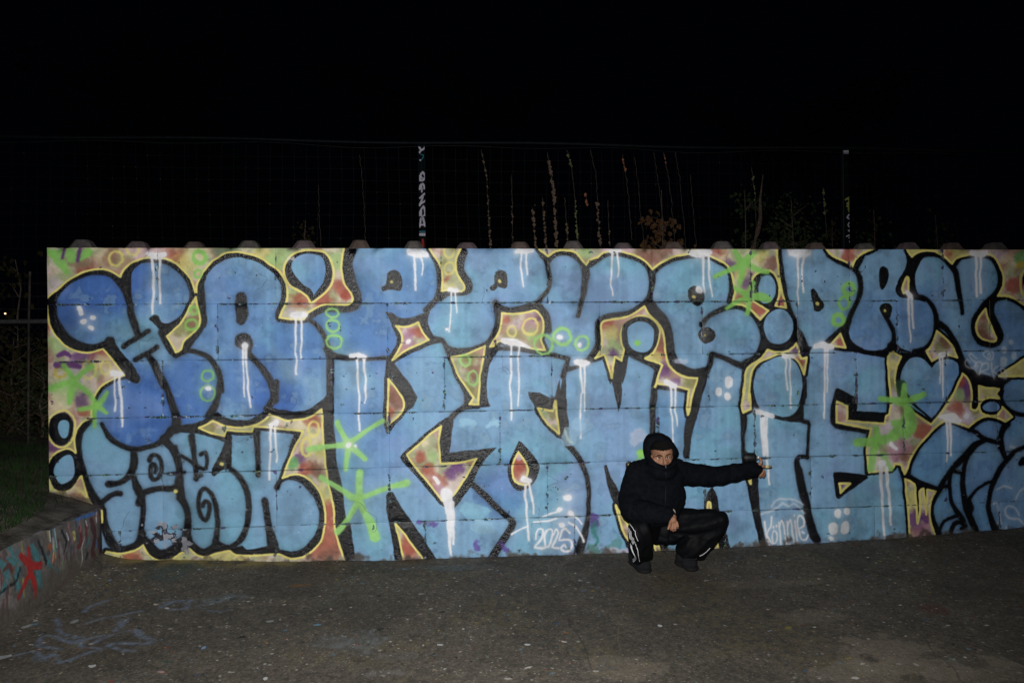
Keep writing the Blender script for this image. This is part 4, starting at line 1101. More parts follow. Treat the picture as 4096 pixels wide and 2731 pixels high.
gy = axis([(-120, -20, 5), (-20, -5, 6), (-5, -3.0, 8), (-3.0, -.5, 36), (-.5, 0.02, 18), (.02, 3, 3), (3, 20, 4), (20, 120, 5)])
bm = bmesh.new(); uvl = bm.loops.layers.uv.new('paint')
V = [[bm.verts.new((x, y, ground_h(x, y) if (-6 < x < 8 and -6 < y < 1) else (.0 if x > -6 else -.02))) for y in gy] for x in gx]
for i in range(len(gx)-1):
    for j in range(len(gy)-1):
        f = bm.faces.new((V[i][j], V[i+1][j], V[i+1][j+1], V[i][j+1])); f.smooth = True
        cx, cy = (gx[i]+gx[i+1])/2, (gy[j]+gy[j+1])/2
        f.material_index = 0 if (GX0 < cx < GX1 and GY0 < cy < GY1) else 1
        for l in f.loops: l[uvl].uv = ((l.vert.co.x-GX0)/(GX1-GX0), (l.vert.co.y-GY0)/(GY1-GY0))
tag(obj('ground', bm, [M_yard, M_far], smooth=True), kind='structure')

# ============================================================ raised earth bank on the left and the low painted retaining wall
LX = -2.468
def bank_h(x, y):
    d = LX-.02-x                       # distance back from the low wall
    top = .462-.02*min(0, y)
    h = top + .38*(1-math.exp(-max(0, d)/.9))*(.55+.45*(1 if y > -.5 else max(.2, 1+.3*(y+.5))))
    if y > .2: h = max(h-.05*(y-.2), .35)
    return h + .012*mnoise.noise((x*5, y*5, 1)) + .03*mnoise.noise((x*1.1, y*1.1, 4))
bx = axis([(-60, -12, 6), (-12, -5, 10), (-5, LX-.002, 46)]); by = axis([(-60, -8, 6), (-8, -2.5, 10), (-2.5, .6, 40), (.6, 6, 14), (6, 60, 8)])
bm = bmesh.new()
V = [[bm.verts.new((x, y, bank_h(x, y))) for y in by] for x in bx]
for i in range(len(bx)-1):
    for j in range(len(by)-1):
        f = bm.faces.new((V[i][j], V[i+1][j], V[i+1][j+1], V[i][j+1])); f.smooth = True
M_earth = mat('trodden_earth', (.125, .11, .092), .9, .15, nscale=7, col2=(.035, .030, .024), bump=1.0, bscale=60)
tag(obj('earth_bank', bm, M_earth, smooth=True), kind='structure')
# low wall: its face looks to the right, graffiti on it
class LowCanvas(Canvas):
    def to(s, P):
        out = []
        for px, py, r in P:
            a = on_x(px, py, LX); b = on_x(px, py+8, LX); out.append(((a.y-s.x0)*s.ppm, (s.z1-a.z)*s.ppm, r*(a.z-b.z)/8*s.ppm))
        return np.array(out), 1.0
lcv = LowCanvas(-3.2, .0, -.02, .60, 300, 21)
LOWM = """
s tea Q 0,600,30 60,700,34 40,800,40 10,850,30
s tea Q 90,480,26 120,600,30 60,560,22
s tea Q 150,620,26 130,760,30 180,860,20
s tea Q 260,480,40 300,560,36 310,700,34 330,800,26
s gry Q 20,900,60 120,940,40
s blk Q 0,850,12 60,800,14 130,740,14 160,640,10
s brn Q 30,660,14 70,620,16 100,680,12
s ora Q 400,470,24 430,540,24 420,600,18
s tea Q 335,520,12 395,600,10 400,720,10
s tea Q 435,490,12 395,590,12 470,670,14
s blk Q 310,430,16 350,540,14 370,600,12
s gry Q 470,440,24 500,560,26 480,640,20
s gry Q 540,560,40 520,680,36 470,760,30
s blk Q 505,340,10 530,440,10 510,520,8
s wht Q 410,350,8 412,420,7
s wht Q 450,330,8 455,470,7
s wht Q 540,370,8 548,420,6
s yel Q 590,360,16 592,410,18
s dyl Q 588,380,6 592,390,6
s rdd Q 640,330,20 650,420,24 630,470,20
s pnk Q 650,320,8 640,350,7
s rdd Q 700,300,20 690,380,14
s wht Q 695,270,8 703,300,6
s tea Q 712,400,12 690,470,10
s wht Q 640,640,6 665,560,7 655,480,6 680,380,6
s gry Q 580,580,8 620,570,8 630,610,8 590,620,8 575,590,8
s mar Q 740,260,26 760,400,30 740,520,26 780,600,20
s mar Q 800,420,24 800,560,20
s bbl Q 770,420,6 775,480,5
s bbl Q 620,250,16 700,228,18 790,190,12
s bbl Q 632,260,8 628,310,7
s wht Q 785,200,10 775,270,7
s blk Q 700,520,10 690,560,9
s red Q 232,480,16 230,560,20 235,640,34 240,700,26
s red Q 165,540,22 235,610,30 320,620,28
s red Q 225,700,22 180,800,20 145,890,16
s red Q 250,690,20 280,780,24 290,880,16
s dye Q 350,270,6 520,262,8 600,240,6
"""
SPR.update(tea=(70,130,136), gry=(136,130,130), brn=(98,50,46), ora=(176,92,56), rdd=(122,40,38), mar=(74,30,32), pnk=(190,120,118), bbl=(64,118,190), dyl=(120,110,40))
SPR['red'] = (176,34,30)
def paint_low(cv):
    n1, n2, n3 = cv.noise(60, 4), cv.noise(16, 3), cv.noise(5, 2)
    st = np.repeat(cv.noise(10, 3)[:1], cv.H, 0)
    cv.img[:] = (cirr((112,104,98))*(.75+.5*n1[..., None])); cv.img += (cirr((70,64,64))-cv.img)*(sst(.5, .62, st*.6+n2*.4)*.6)[..., None]
    cv.img += (cirr((120,70,66))-cv.img)*(sst(.6, .7, n1)*.5)[..., None]
    for op in LOWM.strip().splitlines():
        q = op.split(); Q, _ = cv.to(spline(parse(q[2:]), False)); w = cv.win(Q, 30)
        if w is None: continue
        D = cv.line_sd(Q, w, False, .8); a, b, c2, d = w
        cv.put(w, (1-sst(-2, 2, D+(n3[c2:d, a:b]-.5)*3+(n2[c2:d, a:b]-.5)*3))*.88, SPR[q[1]])
    rng = cv.rng
    for i in range(110):      # short drips and brush-offs further along
        x = rng.uniform(0, cv.W); y = rng.uniform(0, cv.H*.9); Q = np.array([[x, y, rng.uniform(1, 4)], [x+rng.uniform(-4, 4), y+rng.uniform(8, 50), 1.2]])
        w = cv.win(Q, 14); D = cv.line_sd(Q, w, False, 2.0)
        cv.put(w, (1-sst(-1.5, 2, D))*.5, list(SPR.values())[rng.integers(len(SPR))])
    for op in LOWM.strip().splitlines():
        q = op.split()
        if q[1] != 'red': continue
        Q, _ = cv.to(spline(parse(q[2:]), False)); w = cv.win(Q, 30); D = cv.line_sd(Q, w, False, .6)
        cv.put(w, (1-sst(-2, 2, D))*.9, SPR['red'])
    yy = np.mgrid[0:cv.H, 0:cv.W][0]/cv.H
    cv.img += (cirr((86,78,68))-cv.img)*(sst(.55, .8, yy+(n1-.5)*.5)*.8)[..., None]
    cv.img[:] = np.clip(cv.img*.86*(1+(n3-.5)*.3)[..., None], 0, 1)
paint_low(lcv)
M_low = paint_mat('tagged_low_wall', np_image('low_wall_colour', lcv.img), None, .75, 'paint', 60, .5)
M_lowtop = mat('worn_concrete_top', (.20, .185, .185), .9, .2, nscale=11, col2=(.025, .023, .022), bump=1.0, bscale=60)
bm = bmesh.new(); uvl = bm.loops.layers.uv.new('paint')
ys = axis([(-5.2, -2, 10), (-2, -.004, 60)]); prof_n = 7
rows = []
for y in ys:
    top = .452-.035*min(0, y)*.9 + .008*mnoise.noise((0, y*6, 3)); r = []
    for k in range(prof_n):
        z = -.05+(top+.05)*k/(prof_n-1); r.append(bm.verts.new((LX+.004*mnoise.noise((z*9, y*5, 1))-(.012 if k == prof_n-1 else 0), y, z)))
    for k, dx in enumerate((.03, .10, .20, .30)):
        r.append(bm.verts.new((LX-dx, y, top+.006+.008*mnoise.noise((dx*20, y*7, 8))+dx*.05-(.06 if k == 3 else 0))))
    r.append(bm.verts.new((LX-.30, y, -.05))); rows.append(r)
for a, b in zip(rows[:-1], rows[1:]):
    for k in range(len(a)-1):
        f = bm.faces.new((a[k], a[k+1], b[k+1], b[k])); f.smooth = k < prof_n-1; f.material_index = 0 if k < prof_n-1 else 1
for r in (rows[0], rows[-1]): bm.faces.new(r).material_index = 1
for f in bm.faces:
    for l in f.loops: l[uvl].uv = ((l.vert.co.y+3.2)/3.2, (l.vert.co.z+.02)/.62)
tag(obj('low_wall', bm, [M_low, M_lowtop]), 'knee-high retaining wall at the left with a red star figure and teal scrawls', 'wall')

# ---- fallen leaves and loose flakes of paint near the foot of the wall
M_leafg = mat('fallen_dark_leaf', (.012, .028, .016), .6, .3, noise=.3); M_flakes = [mat('paint_flake_%s' % n, c, .6, .3) for n, c in (('white', (.42, .42, .42)), ('blue', (.16, .26, .42)), ('pink', (.42, .28, .32)), ('grey', (.24, .25, .25)))]
def scrap(name, px, py, size, m, label, cat, group, seed, curl=.25):
    r = random.Random(seed); c = on_z(px, py, 0); z = ground_h(c.x, c.y); bm = bmesh.new(); n = 7 if cat != 'leaf' else 8
    ring = []
    for k in range(n):
        a = 6.283*k/n; q = size*(r.uniform(.55, 1.0) if cat != 'leaf' else (.45+.55*abs(math.cos(a))))
        ring.append(bm.verts.new((q*math.cos(a)*1.2, q*math.sin(a)*.8, .003+size*curl*r.random())))
    m0 = bm.verts.new((0, 0, .0045))
    for k in range(n): bm.faces.new((m0, ring[k], ring[(k+1) % n]))
    o = obj(name, bm, m, loc=(c.x, c.y, z+.001)); o.rotation_euler.z = r.uniform(0, 6.28); tag(o, label, cat, group)
for i, (x, y, lab) in enumerate([(1262,2300,'curled dark leaf below the red-brown strip left of the big K'), (1414,2288,'dark leaf on the ground just below the big K, nearest its left foot'),
        (640,2282,'small dark leaf by the foot of the lower-left letters, left of the other leaves there'), (692,2294,'small dark leaf below the spiral letter at lower left'),
        (946,2297,'tiny dark leaf below the last of the small lower-left letters'), (470,2268,'small dark leaf in the corner between low wall and block wall')]):
    scrap('fallen_leaf', x, y, .020 if i < 2 else .015, M_leafg, lab, 'leaf', 'dark leaves near the foot of the wall', 300+i)
for i, (x, y, s_, k, lab) in enumerate([(796,2306,.020,2,'pink flake of paint close to the foot of the lower-left letters'), (814,2599,.024,1,'pale blue flake right of the blue scribble on the ground'),
        (1062,2720,.022,0,'white flake at the bottom edge of the picture, left of middle'), (1060,2662,.011,0,'small white flake just above the one at the bottom edge'),
        (1324,2440,.018,2,'thin pinkish flake lying alone in the yard left of middle'), (1078,2490,.034,3,'long narrow grey-green flake in the yard, left of middle'),
        (1082,2412,.016,3,'short grey flake above the long narrow grey-green one'), (215,2415,.022,3,'grey flake near the foot of the red star figure'),
        (300,2500,.038,3,'long pale green-grey flake at the top of the blue scribble'), (110,2530,.042,3,'wide grey flake at the left end of the blue scribble'),
        (20,2650,.050,3,'largest pale flake, in the bottom left corner of the picture'), (370,2678,.030,0,'white flake below the blue scribble at bottom left'),
        (440,2356,.026,1,'blue flake between the low wall and the blue scribble'), (2110,2578,.022,0,'white flake in the middle of the near ground'),
        (1760,2580,.026,0,'whitish flake left of the one in the middle of the near ground'), (1840,2425,.014,0,'small white flake below the white drips of the big K'),
        (2640,2503,.024,0,'white flake on the ground straight below the crouching person'), (3110,2262,.012,3,'small grey flake right of the person below the small white lettering'),
        (3075,2525,.012,1,'tiny blue flake on the near ground right of the person')]):
    scrap('paint_flake', x, y, s_*.75, M_flakes[k], lab, 'paint flake', 'paint flakes on the ground', 400+i, .12)
# ============================================================ fences, dried vines, shrubs in the dark behind
M_steel = mat('green_coated_steel', (.006, .012, .014), .6, .3, noise=.3, nscale=30)
M_wire = mat('dull_wire', (.012, .0145, .0135), .7, .25, noise=.6, nscale=8)
FY = 3.0                                            # the tall fence stands 3 m behind the face of the wall
ftop = on_y(1688, 572, FY).z
fence = tag(empty('mesh_fence', (on_y(1688, 900, FY).x, FY, 0)), 'tall wire mesh fence with dark posts rising behind the block wall', 'fence')
# posts with sprayed lettering running down them
class PostCanvas(Canvas):
    def __init__(s, lines, pxc, w, z0, z1, seed):
        Canvas.__init__(s, -w/2, w/2, z0, z1, 420, seed); s.pxc = pxc; s.cx = on_y(pxc, 800, FY).x
        n = s.noise(12, 3); s.img[:] = cirr((8,13,16))*(.7+.6*n[..., None])
        for l in lines.strip().splitlines():
            q = l.split(); P = spline(parse(q[2:]), False); Q = []
            for px, py, r in P:
                a = on_y(px, py, FY); b = on_y(px+4, py, FY); Q.append(((a.x-s.cx-s.x0)*s.ppm, (s.z1-a.z)*s.ppm, r*(b.x-a.x)/4*s.ppm))
            Q = np.array(Q); w_ = s.win(Q, 8)
            if w_ is None: continue
            D = s.line_sd(Q, w_, False, .5); s.put(w_, (1-sst(-1.4, 1.4, D))*.92, SPR[q[1]])
CROP.update(U=(1550,540,3.41), V=(3250,560,3.563))
SPR.update(pst=(190,186,200), gpl=(150,150,84), cyn=(60,130,150), rst=(150,48,44))
TAG1 = """
p pst U 430,165,14 455,200,14 480,200,14 505,170,12
p pst U 470,200,12 440,235,12 440,250,8
p cyn U 455,270,6 490,275,6 480,320,6 450,345,8
p pst U 445,342,10 450,345,10
p pst U 445,620,14 445,560,14 480,510,16 510,560,14 500,600,12 470,620,14 450,600,12
p pst U 440,560,10 480,590,10
p pst U 440,740,14 450,690,14 480,665,16 500,700,12 500,730,12
p pst U 465,700,10 470,740,12 468,775,12
p pst U 440,860,12 470,830,12 510,800,14
p pst U 480,840,12 460,900,14 440,960,14
p pst U 440,950,12 480,920,14 515,890,12
p pst U 440,1100,12 445,1050,12 488,975,14 510,1040,14 510,1095,14
p pst U 462,1040,10 462,1110,10 500,1090,10
p pst U 455,1140,14 448,1200,14 440,1250,12
p pst U 485,1130,14 500,1190,16 510,1240,14
p pst U 450,1225,12 505,1225,12
p cyn U 440,1315,8 525,1315,8
p pst U 440,1355,20 520,1355,20
p rst U 480,1430,18 485,1520,18
"""
TAG2 = """
p pst V 445,160,12 515,160,12
p pst V 445,185,12 505,185,12
p gpl V 470,850,12 500,830,12 530,815,12
p gpl V 500,840,10 530,870,10 495,900,10
p gpl V 490,905,10 530,910,10 490,940,12 540,960,12 510,985,10 540,1000,10 515,1020,8
p pst V 545,1045,9 490,1100,10 545,1120,10 545,1050,9
p pst V 520,1180,8 505,1215,8 535,1245,8 550,1200,8 525,1180,8
p pst V 510,1290,9 550,1305,9
p pst V 540,1265,9 520,1300,8 560,1315,8
p pst V 485,1370,9 540,1350,9 550,1375,9 520,1390,8
p pst V 540,1350,9 540,1430,8
p pst V 530,1440,9 545,1490,9
"""
def post(pxc, lines, seed, w=.082):
    cvp = PostCanvas(lines, pxc, .10, 1.8, ftop+.02, seed)
    m = paint_mat('tagged_post', np_image('post_colour', cvp.img), None, .9, 'paint', 30, .05); m.node_tree.nodes['Principled BSDF'].inputs['Specular IOR Level'].default_value = .05
    bm = bmesh.new(); F = box(bm, cvp.cx-w/2, cvp.cx+w/2, FY, FY+.06, 0, ftop, .006)
    uvl = bm.loops.layers.uv.new('paint')
    for f in bm.faces:
        f.normal_update(); f.material_index = 0 if f.normal.y < -.9 else 1
        for l in f.loops: l[uvl].uv = ((l.vert.co.x-cvp.cx+.05)/.10, (l.vert.co.z-1.8)/(ftop+.02-1.8))
    return obj('post', bm, [m, M_steel], fence)
p1 = post(1688, TAG1, 4); tag(p1, 'dark post with white letters sprayed down it')
p2 = post(3386, TAG2, 5); tag(p2, 'dark post with small pale letters near its foot and a white scrap on top')
for x in (p1.location.x*0+on_y(1688, 800, FY).x-4.9, on_y(3386, 800, FY).x+4.9):
    bm = bmesh.new(); box(bm, x-.04, x+.04, FY, FY+.06, 0, ftop, .006); obj('post', bm, M_steel, fence)
bm = bmesh.new(); X0, X1 = -7.5, 12.5; pts = [(X0+(X1-X0)*i/60, FY-.03, ftop+.0+.012*math.sin(i*.55)) for i in range(61)]
tube(bm, pts, .014, 6); obj('top_rail', bm, mat('rail_steel', (.005, .008, .0095), .7, .15, noise=.4), fence)
bm = bmesh.new(); tube(bm, [(p[0], FY-.05, p[2]-.055-.018*math.sin(k*1.05)) for k, p in enumerate(pts)], .0035, 4); obj('tension_wire', bm, M_wire, fence)
# mesh: single wires woven in squares
cell = .133; bm = bmesh.new(); r = random.Random(2); xw = on_y(1272, 800, FY).x; kx0 = int((X0-xw)/cell)
def sway(x, z): return .010*math.sin(x*2.1+z*3)+.02*(z-2.4)*.35*mnoise.noise((x*.8, z, 0))
def flat(bm, pts, w):
    """thin two-crossed-blade wire, cheap"""
    for ax in ((w, 0, 0), (0, w, 0)) if abs(pts[0][2]-pts[-1][2]) > .5 else ((0, 0, w), (0, w, 0)):
        a = Vector(ax); v = [(bm.verts.new(Vector(p)-a), bm.verts.new(Vector(p)+a)) for p in pts]
        for i in range(len(v)-1): bm.faces.new((v[i][0], v[i][1], v[i+1][1], v[i+1][0]))
zz = [ftop-.06-cell*k for k in range(0, 26)]; wires_x = []
for k in range(kx0, kx0+int((X1-X0)/cell)):
    x = xw+k*cell; wires_x.append(x); flat(bm, [(x+sway(x, z), FY-.02+.004*r.uniform(-1, 1), z) for z in zz], .00075)
for z in zz[1:]:
    flat(bm, [(x+sway(x, z), FY-.02, z+.006*math.sin(x*1.7+z)) for x in wires_x], .0006)
g = obj('wire_mesh', bm, M_wire, fence); g['kind'] = 'stuff'
M_dry = mat('dried_leaf', (.20, .14, .07), .8, .2, nscale=30, col2=(.14, .09, .05))
bm = bmesh.new()
for x in wires_x:
    for z in zz[1:14]:
        if r.random() < .5:
            for q in range(r.choice((1, 2))):
                c = Vector((x+sway(x, z)+r.uniform(-.006, .006), FY-.025, z+r.uniform(-.006, .006))); s = r.uniform(.002, .0065)
                v = [bm.verts.new(c+Vector((r.uniform(-1, 1), r.uniform(-.5, .5), r.uniform(-1, 1)))*s) for _ in range(3)]; bm.faces.new(v)
g = obj('withered_scrap', bm, M_dry, fence); g['kind'] = 'stuff'
# ---- dried vines hanging on the wires
M_stem = mat('dry_stem', (.045, .038, .031), .8, .2, noise=.4, nscale=60)
M_vleafs = [mat('withered_vine_leaf', (.13, .092, .065), .8, .2, nscale=40, col2=(.11, .075, .05)), mat('russet_vine_leaf', (.32, .13, .07), .8, .2, nscale=40, col2=(.16, .06, .03)),
            mat('olive_vine_leaf', (.15, .17, .07), .8, .2, nscale=40, col2=(.07, .08, .03))]
def leaf(bm, c, s, r, droop=0):
    n = Vector((r.uniform(-.6, .6), -1+r.uniform(-.2, .6), r.uniform(-.4, .5))).normalized(); u = n.cross(Vector((r.uniform(-1, 1), 0, 1))).normalized(); v = n.cross(u)
    if droop: v = (v*.5+Vector((0, 0, -1))).normalized(); u = v.cross(n).normalized()
    w = s*.5
    P = [c, c+v*s*.35+u*w, c+v*s*.8+u*w*.5+n*s*.12, c+v*s*1.15, c+v*s*.8-u*w*.55, c+v*s*.35-u*w]
    m = bm.verts.new(c+v*s*.5-n*s*.12); q = [bm.verts.new(p) for p in P]
    for i in range(6): bm.faces.new((m, q[i], q[(i+1) % 6]))
def vine(path, leafy, kind, label, seed, thick=.003):
    """path in survey-photo spots on the fence; leafy = list of (from, to, density, size)"""
    r = random.Random(seed); P = []
    for (ax, ay), (bx_, by_) in zip(path[:-1], path[1:]):
        n = max(2, int(abs(by_-ay)/12))
        for i in range(n):
            t = i/n; P.append(on_y(ax+(bx_-ax)*t+r.uniform(-2.2, 2.2), ay+(by_-ay)*t, FY-.035))
    P.append(on_y(path[-1][0], path[-1][1], FY-.035))
    t = tag(empty('dried_vine', P[-1]), label, 'vine', 'dried vines hanging on the mesh fence')
    bm = bmesh.new(); tube(bm, P, [thick*r.uniform(.7, 1.2) for _ in P], 5)
    Q = [p+Vector((.005*math.sin(i*.9), -.006*math.cos(i*.9), 0)) for i, p in enumerate(P)]; tube(bm, Q, thick*.55, 4)
    obj('stem', bm, M_stem, t)
    if leafy:
        bm = bmesh.new()
        for y0, y1, dens, sz in leafy:
            for i in range(int((y1-y0)/10*dens)):
                y = r.uniform(y0, y1); q = min(range(len(path)-1), key=lambda k: 0 if min(path[k][1], path[k+1][1]) <= y <= max(path[k][1], path[k+1][1]) else 1)
                a, b = path[q], path[q+1]; k = (y-a[1])/((b[1]-a[1]) or 1)
                leaf(bm, on_y(a[0]+(b[0]-a[0])*k+r.uniform(-3, 3), y, FY-.045), sz*r.uniform(.6, 1.3), r, True)
        g = obj('withered_leaves', bm, M_vleafs[kind], t); g['kind'] = 'stuff'
VN = [  # path, leaves, kind, label
 ([(1437,620),(1447,690),(1455,800),(1462,990)], [], 0, 'bare vine stem on the fence left of the lettered post'),
 ([(1925,600),(1945,700),(1952,800),(1962,990)], [(610,990,1.2,.022)], 0, 'leafy dried vine right of the lettered post'),
 ([(2190,610),(2198,660),(2212,740),(2222,880),(2226,985)], [(640,980,2.2,.036)], 0, 'thickest dried vine, with pale clumped leaves along its length'),
 ([(2268,600),(2288,680),(2300,800),(2312,990)], [(610,680,1.6,.03),(800,990,1.6,.026)], 2, 'vine with olive brown leaves near its top and foot'),
 ([(2130,830),(2138,900),(2140,985)], [(830,990,1.2,.042)], 0, 'short vine with long spiky drooping leaves'),
 ([(2170,790),(2178,890),(2184,985)], [(790,985,1.5,.026)], 0, 'short dried vine beside the spiky leaved one'),
 ([(2360,600),(2385,700),(2390,830),(2402,990)], [(800,990,1.7,.03)], 0, 'vine with a ragged brown foot near the third wall block'),
 ([(2343,770),(2348,820)], [(770,820,1.6,.028)], 1, 'scrap of russet vine hanging alone on the mesh'),
 ([(2490,620),(2500,680),(2515,790),(2528,960)], [(630,680,1.6,.03)], 1, 'bare vine with one brown tuft near the top'),
 ([(2538,630),(2552,720),(2560,830),(2577,985)], [], 0, 'thin bare vine left of the russet sapling'),
 ([(2615,610),(2632,720),(2645,830),(2660,985)], [], 0, 'bare grey vine in front of the russet sapling'),
 ([(2655,610),(2670,690),(2685,800),(2700,985)], [(620,670,1,.02)], 1, 'forked bare vine over the russet sapling'),
 ([(2700,610),(2720,720),(2730,830),(2742,990)], [], 0, 'bare vine at the right edge of the russet sapling'),
 ([(2760,700),(2772,840),(2786,985)], [], 0, 'faint bare vine right of the russet sapling'),
 ([(2045,700),(2048,800),(2050,985)], [(800,985,.5,.02)], 0, 'thin vine between the two leafy vines at mid fence'),
 ([(2258,790),(2265,880),(2273,985)], [(880,985,1.3,.026)], 0, 'short dried vine standing between two long leafy ones'),
 ([(2430,800),(2440,985)], [(920,985,1.0,.022)], 0, 'thin vine with a brown foot near the middle stud'),
 ([(1274,740),(1276,870),(1284,985)], [], 0, 'faint bare vine by the small dark bush'),
 ([(3006,670),(3018,760),(3025,900)], [(690,800,.9,.024)], 2, 'thin leafy vine near the leaning trunk'),
 ([(3292,750),(3300,850),(3308,960)], [(755,850,1.4,.028)], 2, 'short leafy vine left of the second lettered post'),
]
for i, (p, l, k, lab) in enumerate(VN): vine(p, l, k, lab, 40+i, .0028 if not l else .0036)
# ---- shrubs and young trees behind the fence
def shrub(name, label, cat, pxy, depth, spread, n, sz, m_leaf, m_bark, seed, branches=7, flat_=.6):
    """pxy: foot and top in survey-photo spots; crown of many leaf faces on thin limbs"""
    r = random.Random(seed); foot = on_y(pxy[0], pxy[1], depth); foot.z = ground_back; top = on_y(pxy[2], pxy[3], depth)
    vis = on_y(pxy[0], 985, depth).z
    t = tag(empty(name, foot), label, cat)
    bm = bmesh.new(); H = top.z-foot.z
    trunk = [foot.lerp(top, i/8)+Vector((r.uniform(-1, 1), r.uniform(-1, 1), 0))*.03*(0 < i) for i in range(9)]
    tube(bm, trunk, [.022*(1-i/9)+.003 for i in range(9)], 6); tips = []
    for b in range(branches):
        k = r.uniform(.3, .95); p = foot.lerp(top, k); a = r.uniform(0, 6.28); L = spread*(1.15-k)*r.uniform(.6, 1.2)
        e = p+Vector((math.cos(a)*L, math.sin(a)*L*flat_, L*r.uniform(.15, .7))); mid = p.lerp(e, .5)+Vector((0, 0, .05*L))
        tube(bm, [p, mid, e], [.008, .005, .002], 4); tips += [p.lerp(e, q) for q in (.35, .6, .8, 1.0)]+[mid.lerp(e, .4)]
    tips += [foot.lerp(top, q) for q in (.75, .85, .95, 1)]
    obj('trunk', bm, m_bark, t)
    bm = bmesh.new()
    for i in range(n):
        c = Vector(r.choice(tips)); c += Vector((r.gauss(0, .07), r.gauss(0, .07), r.gauss(0, .06)))*(spread/.5)
        leaf(bm, c, sz*r.uniform(.5, 1.3), r)
    g = obj('crown', bm, m_leaf, t); g['kind'] = 'stuff'
    return t
ground_back = .0
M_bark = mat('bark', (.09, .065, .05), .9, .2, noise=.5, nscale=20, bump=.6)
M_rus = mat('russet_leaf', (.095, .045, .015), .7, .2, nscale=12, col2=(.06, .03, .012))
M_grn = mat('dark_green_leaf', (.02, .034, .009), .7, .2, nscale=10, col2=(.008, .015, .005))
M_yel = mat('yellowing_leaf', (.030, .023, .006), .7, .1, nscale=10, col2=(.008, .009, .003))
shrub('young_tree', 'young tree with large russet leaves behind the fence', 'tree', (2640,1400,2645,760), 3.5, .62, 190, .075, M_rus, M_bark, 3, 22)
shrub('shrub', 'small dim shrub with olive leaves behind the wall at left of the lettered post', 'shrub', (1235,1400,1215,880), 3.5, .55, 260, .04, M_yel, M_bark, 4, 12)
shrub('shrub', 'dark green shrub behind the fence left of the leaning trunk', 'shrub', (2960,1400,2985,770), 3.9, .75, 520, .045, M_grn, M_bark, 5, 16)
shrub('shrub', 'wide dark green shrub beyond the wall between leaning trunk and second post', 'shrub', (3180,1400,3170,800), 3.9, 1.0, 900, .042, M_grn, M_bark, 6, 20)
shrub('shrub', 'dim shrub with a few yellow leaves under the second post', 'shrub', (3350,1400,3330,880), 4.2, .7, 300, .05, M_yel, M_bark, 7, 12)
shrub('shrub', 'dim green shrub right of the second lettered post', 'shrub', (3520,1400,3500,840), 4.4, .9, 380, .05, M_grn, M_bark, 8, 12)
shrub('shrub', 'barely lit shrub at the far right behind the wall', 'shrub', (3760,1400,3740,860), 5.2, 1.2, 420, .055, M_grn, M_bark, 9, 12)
bm = bmesh.new(); tp = [on_y(3005, 1100, 3.3), on_y(3010, 1000, 3.3), on_y(3030, 930, 3.3), on_y(3042, 870, 3.3), on_y(3040, 800, 3.3), on_y(3052, 700, 3.4)]; tp[0].z = 0
tube(bm, tp, [.06, .045, .032, .024, .016, .006], 8)
tt = tag(empty('young_tree', tp[0]), 'slender leaning brown trunk behind the wall between the shrubs', 'tree'); obj('trunk', bm, M_bark, tt)
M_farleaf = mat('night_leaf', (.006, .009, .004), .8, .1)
# dark tree mass far back, hardly lit
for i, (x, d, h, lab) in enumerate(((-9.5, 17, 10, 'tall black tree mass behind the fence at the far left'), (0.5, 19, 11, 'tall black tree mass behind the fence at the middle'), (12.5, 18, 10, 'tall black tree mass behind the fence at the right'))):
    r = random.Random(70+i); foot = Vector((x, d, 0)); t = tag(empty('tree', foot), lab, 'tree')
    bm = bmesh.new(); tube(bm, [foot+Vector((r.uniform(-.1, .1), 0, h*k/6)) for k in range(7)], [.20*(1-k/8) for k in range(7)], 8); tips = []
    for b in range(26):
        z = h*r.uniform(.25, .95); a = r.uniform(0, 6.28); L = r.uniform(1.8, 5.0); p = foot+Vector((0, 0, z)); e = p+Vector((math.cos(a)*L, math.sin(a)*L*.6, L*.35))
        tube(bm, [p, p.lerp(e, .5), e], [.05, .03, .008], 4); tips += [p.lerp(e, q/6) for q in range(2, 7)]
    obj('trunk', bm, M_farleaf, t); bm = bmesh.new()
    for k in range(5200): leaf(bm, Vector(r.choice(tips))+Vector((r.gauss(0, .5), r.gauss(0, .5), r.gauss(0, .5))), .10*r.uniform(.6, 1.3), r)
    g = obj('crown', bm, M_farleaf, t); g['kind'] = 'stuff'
# ---- chain-link fence at the far left, with a steel rail
CY = 1.55; rail_z = on_y(90, 1288, CY).z
cf = tag(empty('chain_link_fence', (on_y(100, 1400, CY).x, CY, .5)), 'low chain-link fence with a grey rail left of the block wall', 'fence')
M_rail = mat('galvanised_rail', (.04, .04, .042), .7, .2, noise=.35, nscale=40)
bm = bmesh.new(); tube(bm, [(-9, CY, rail_z), (-6, CY, rail_z), (-2.5, CY, rail_z+.01)], .021, 10); obj('rail', bm, M_rail, cf)
xp = on_y(98, 1300, CY).x
bm = bmesh.new(); tube(bm, [(xp, CY+.03, .4), (xp+.02, CY+.03, rail_z-.0), (xp+.035, CY+.03, on_y(105, 1085, CY).z)], .010, 8); obj('post', bm, mat('rusty_post', (.035, .03, .026), .8, .2, noise=.6, nscale=12), cf)
bm = bmesh.new()
for y in (1134, 1186, 1237):
    z = on_y(90, y, CY).z; flat(bm, [(-9, CY, z), (-6, CY, z+.004), (-2.5, CY, z)], .0016)
obj('strand', bm, M_wire, cf)
bm = bmesh.new(); d = .062; x = -9.0
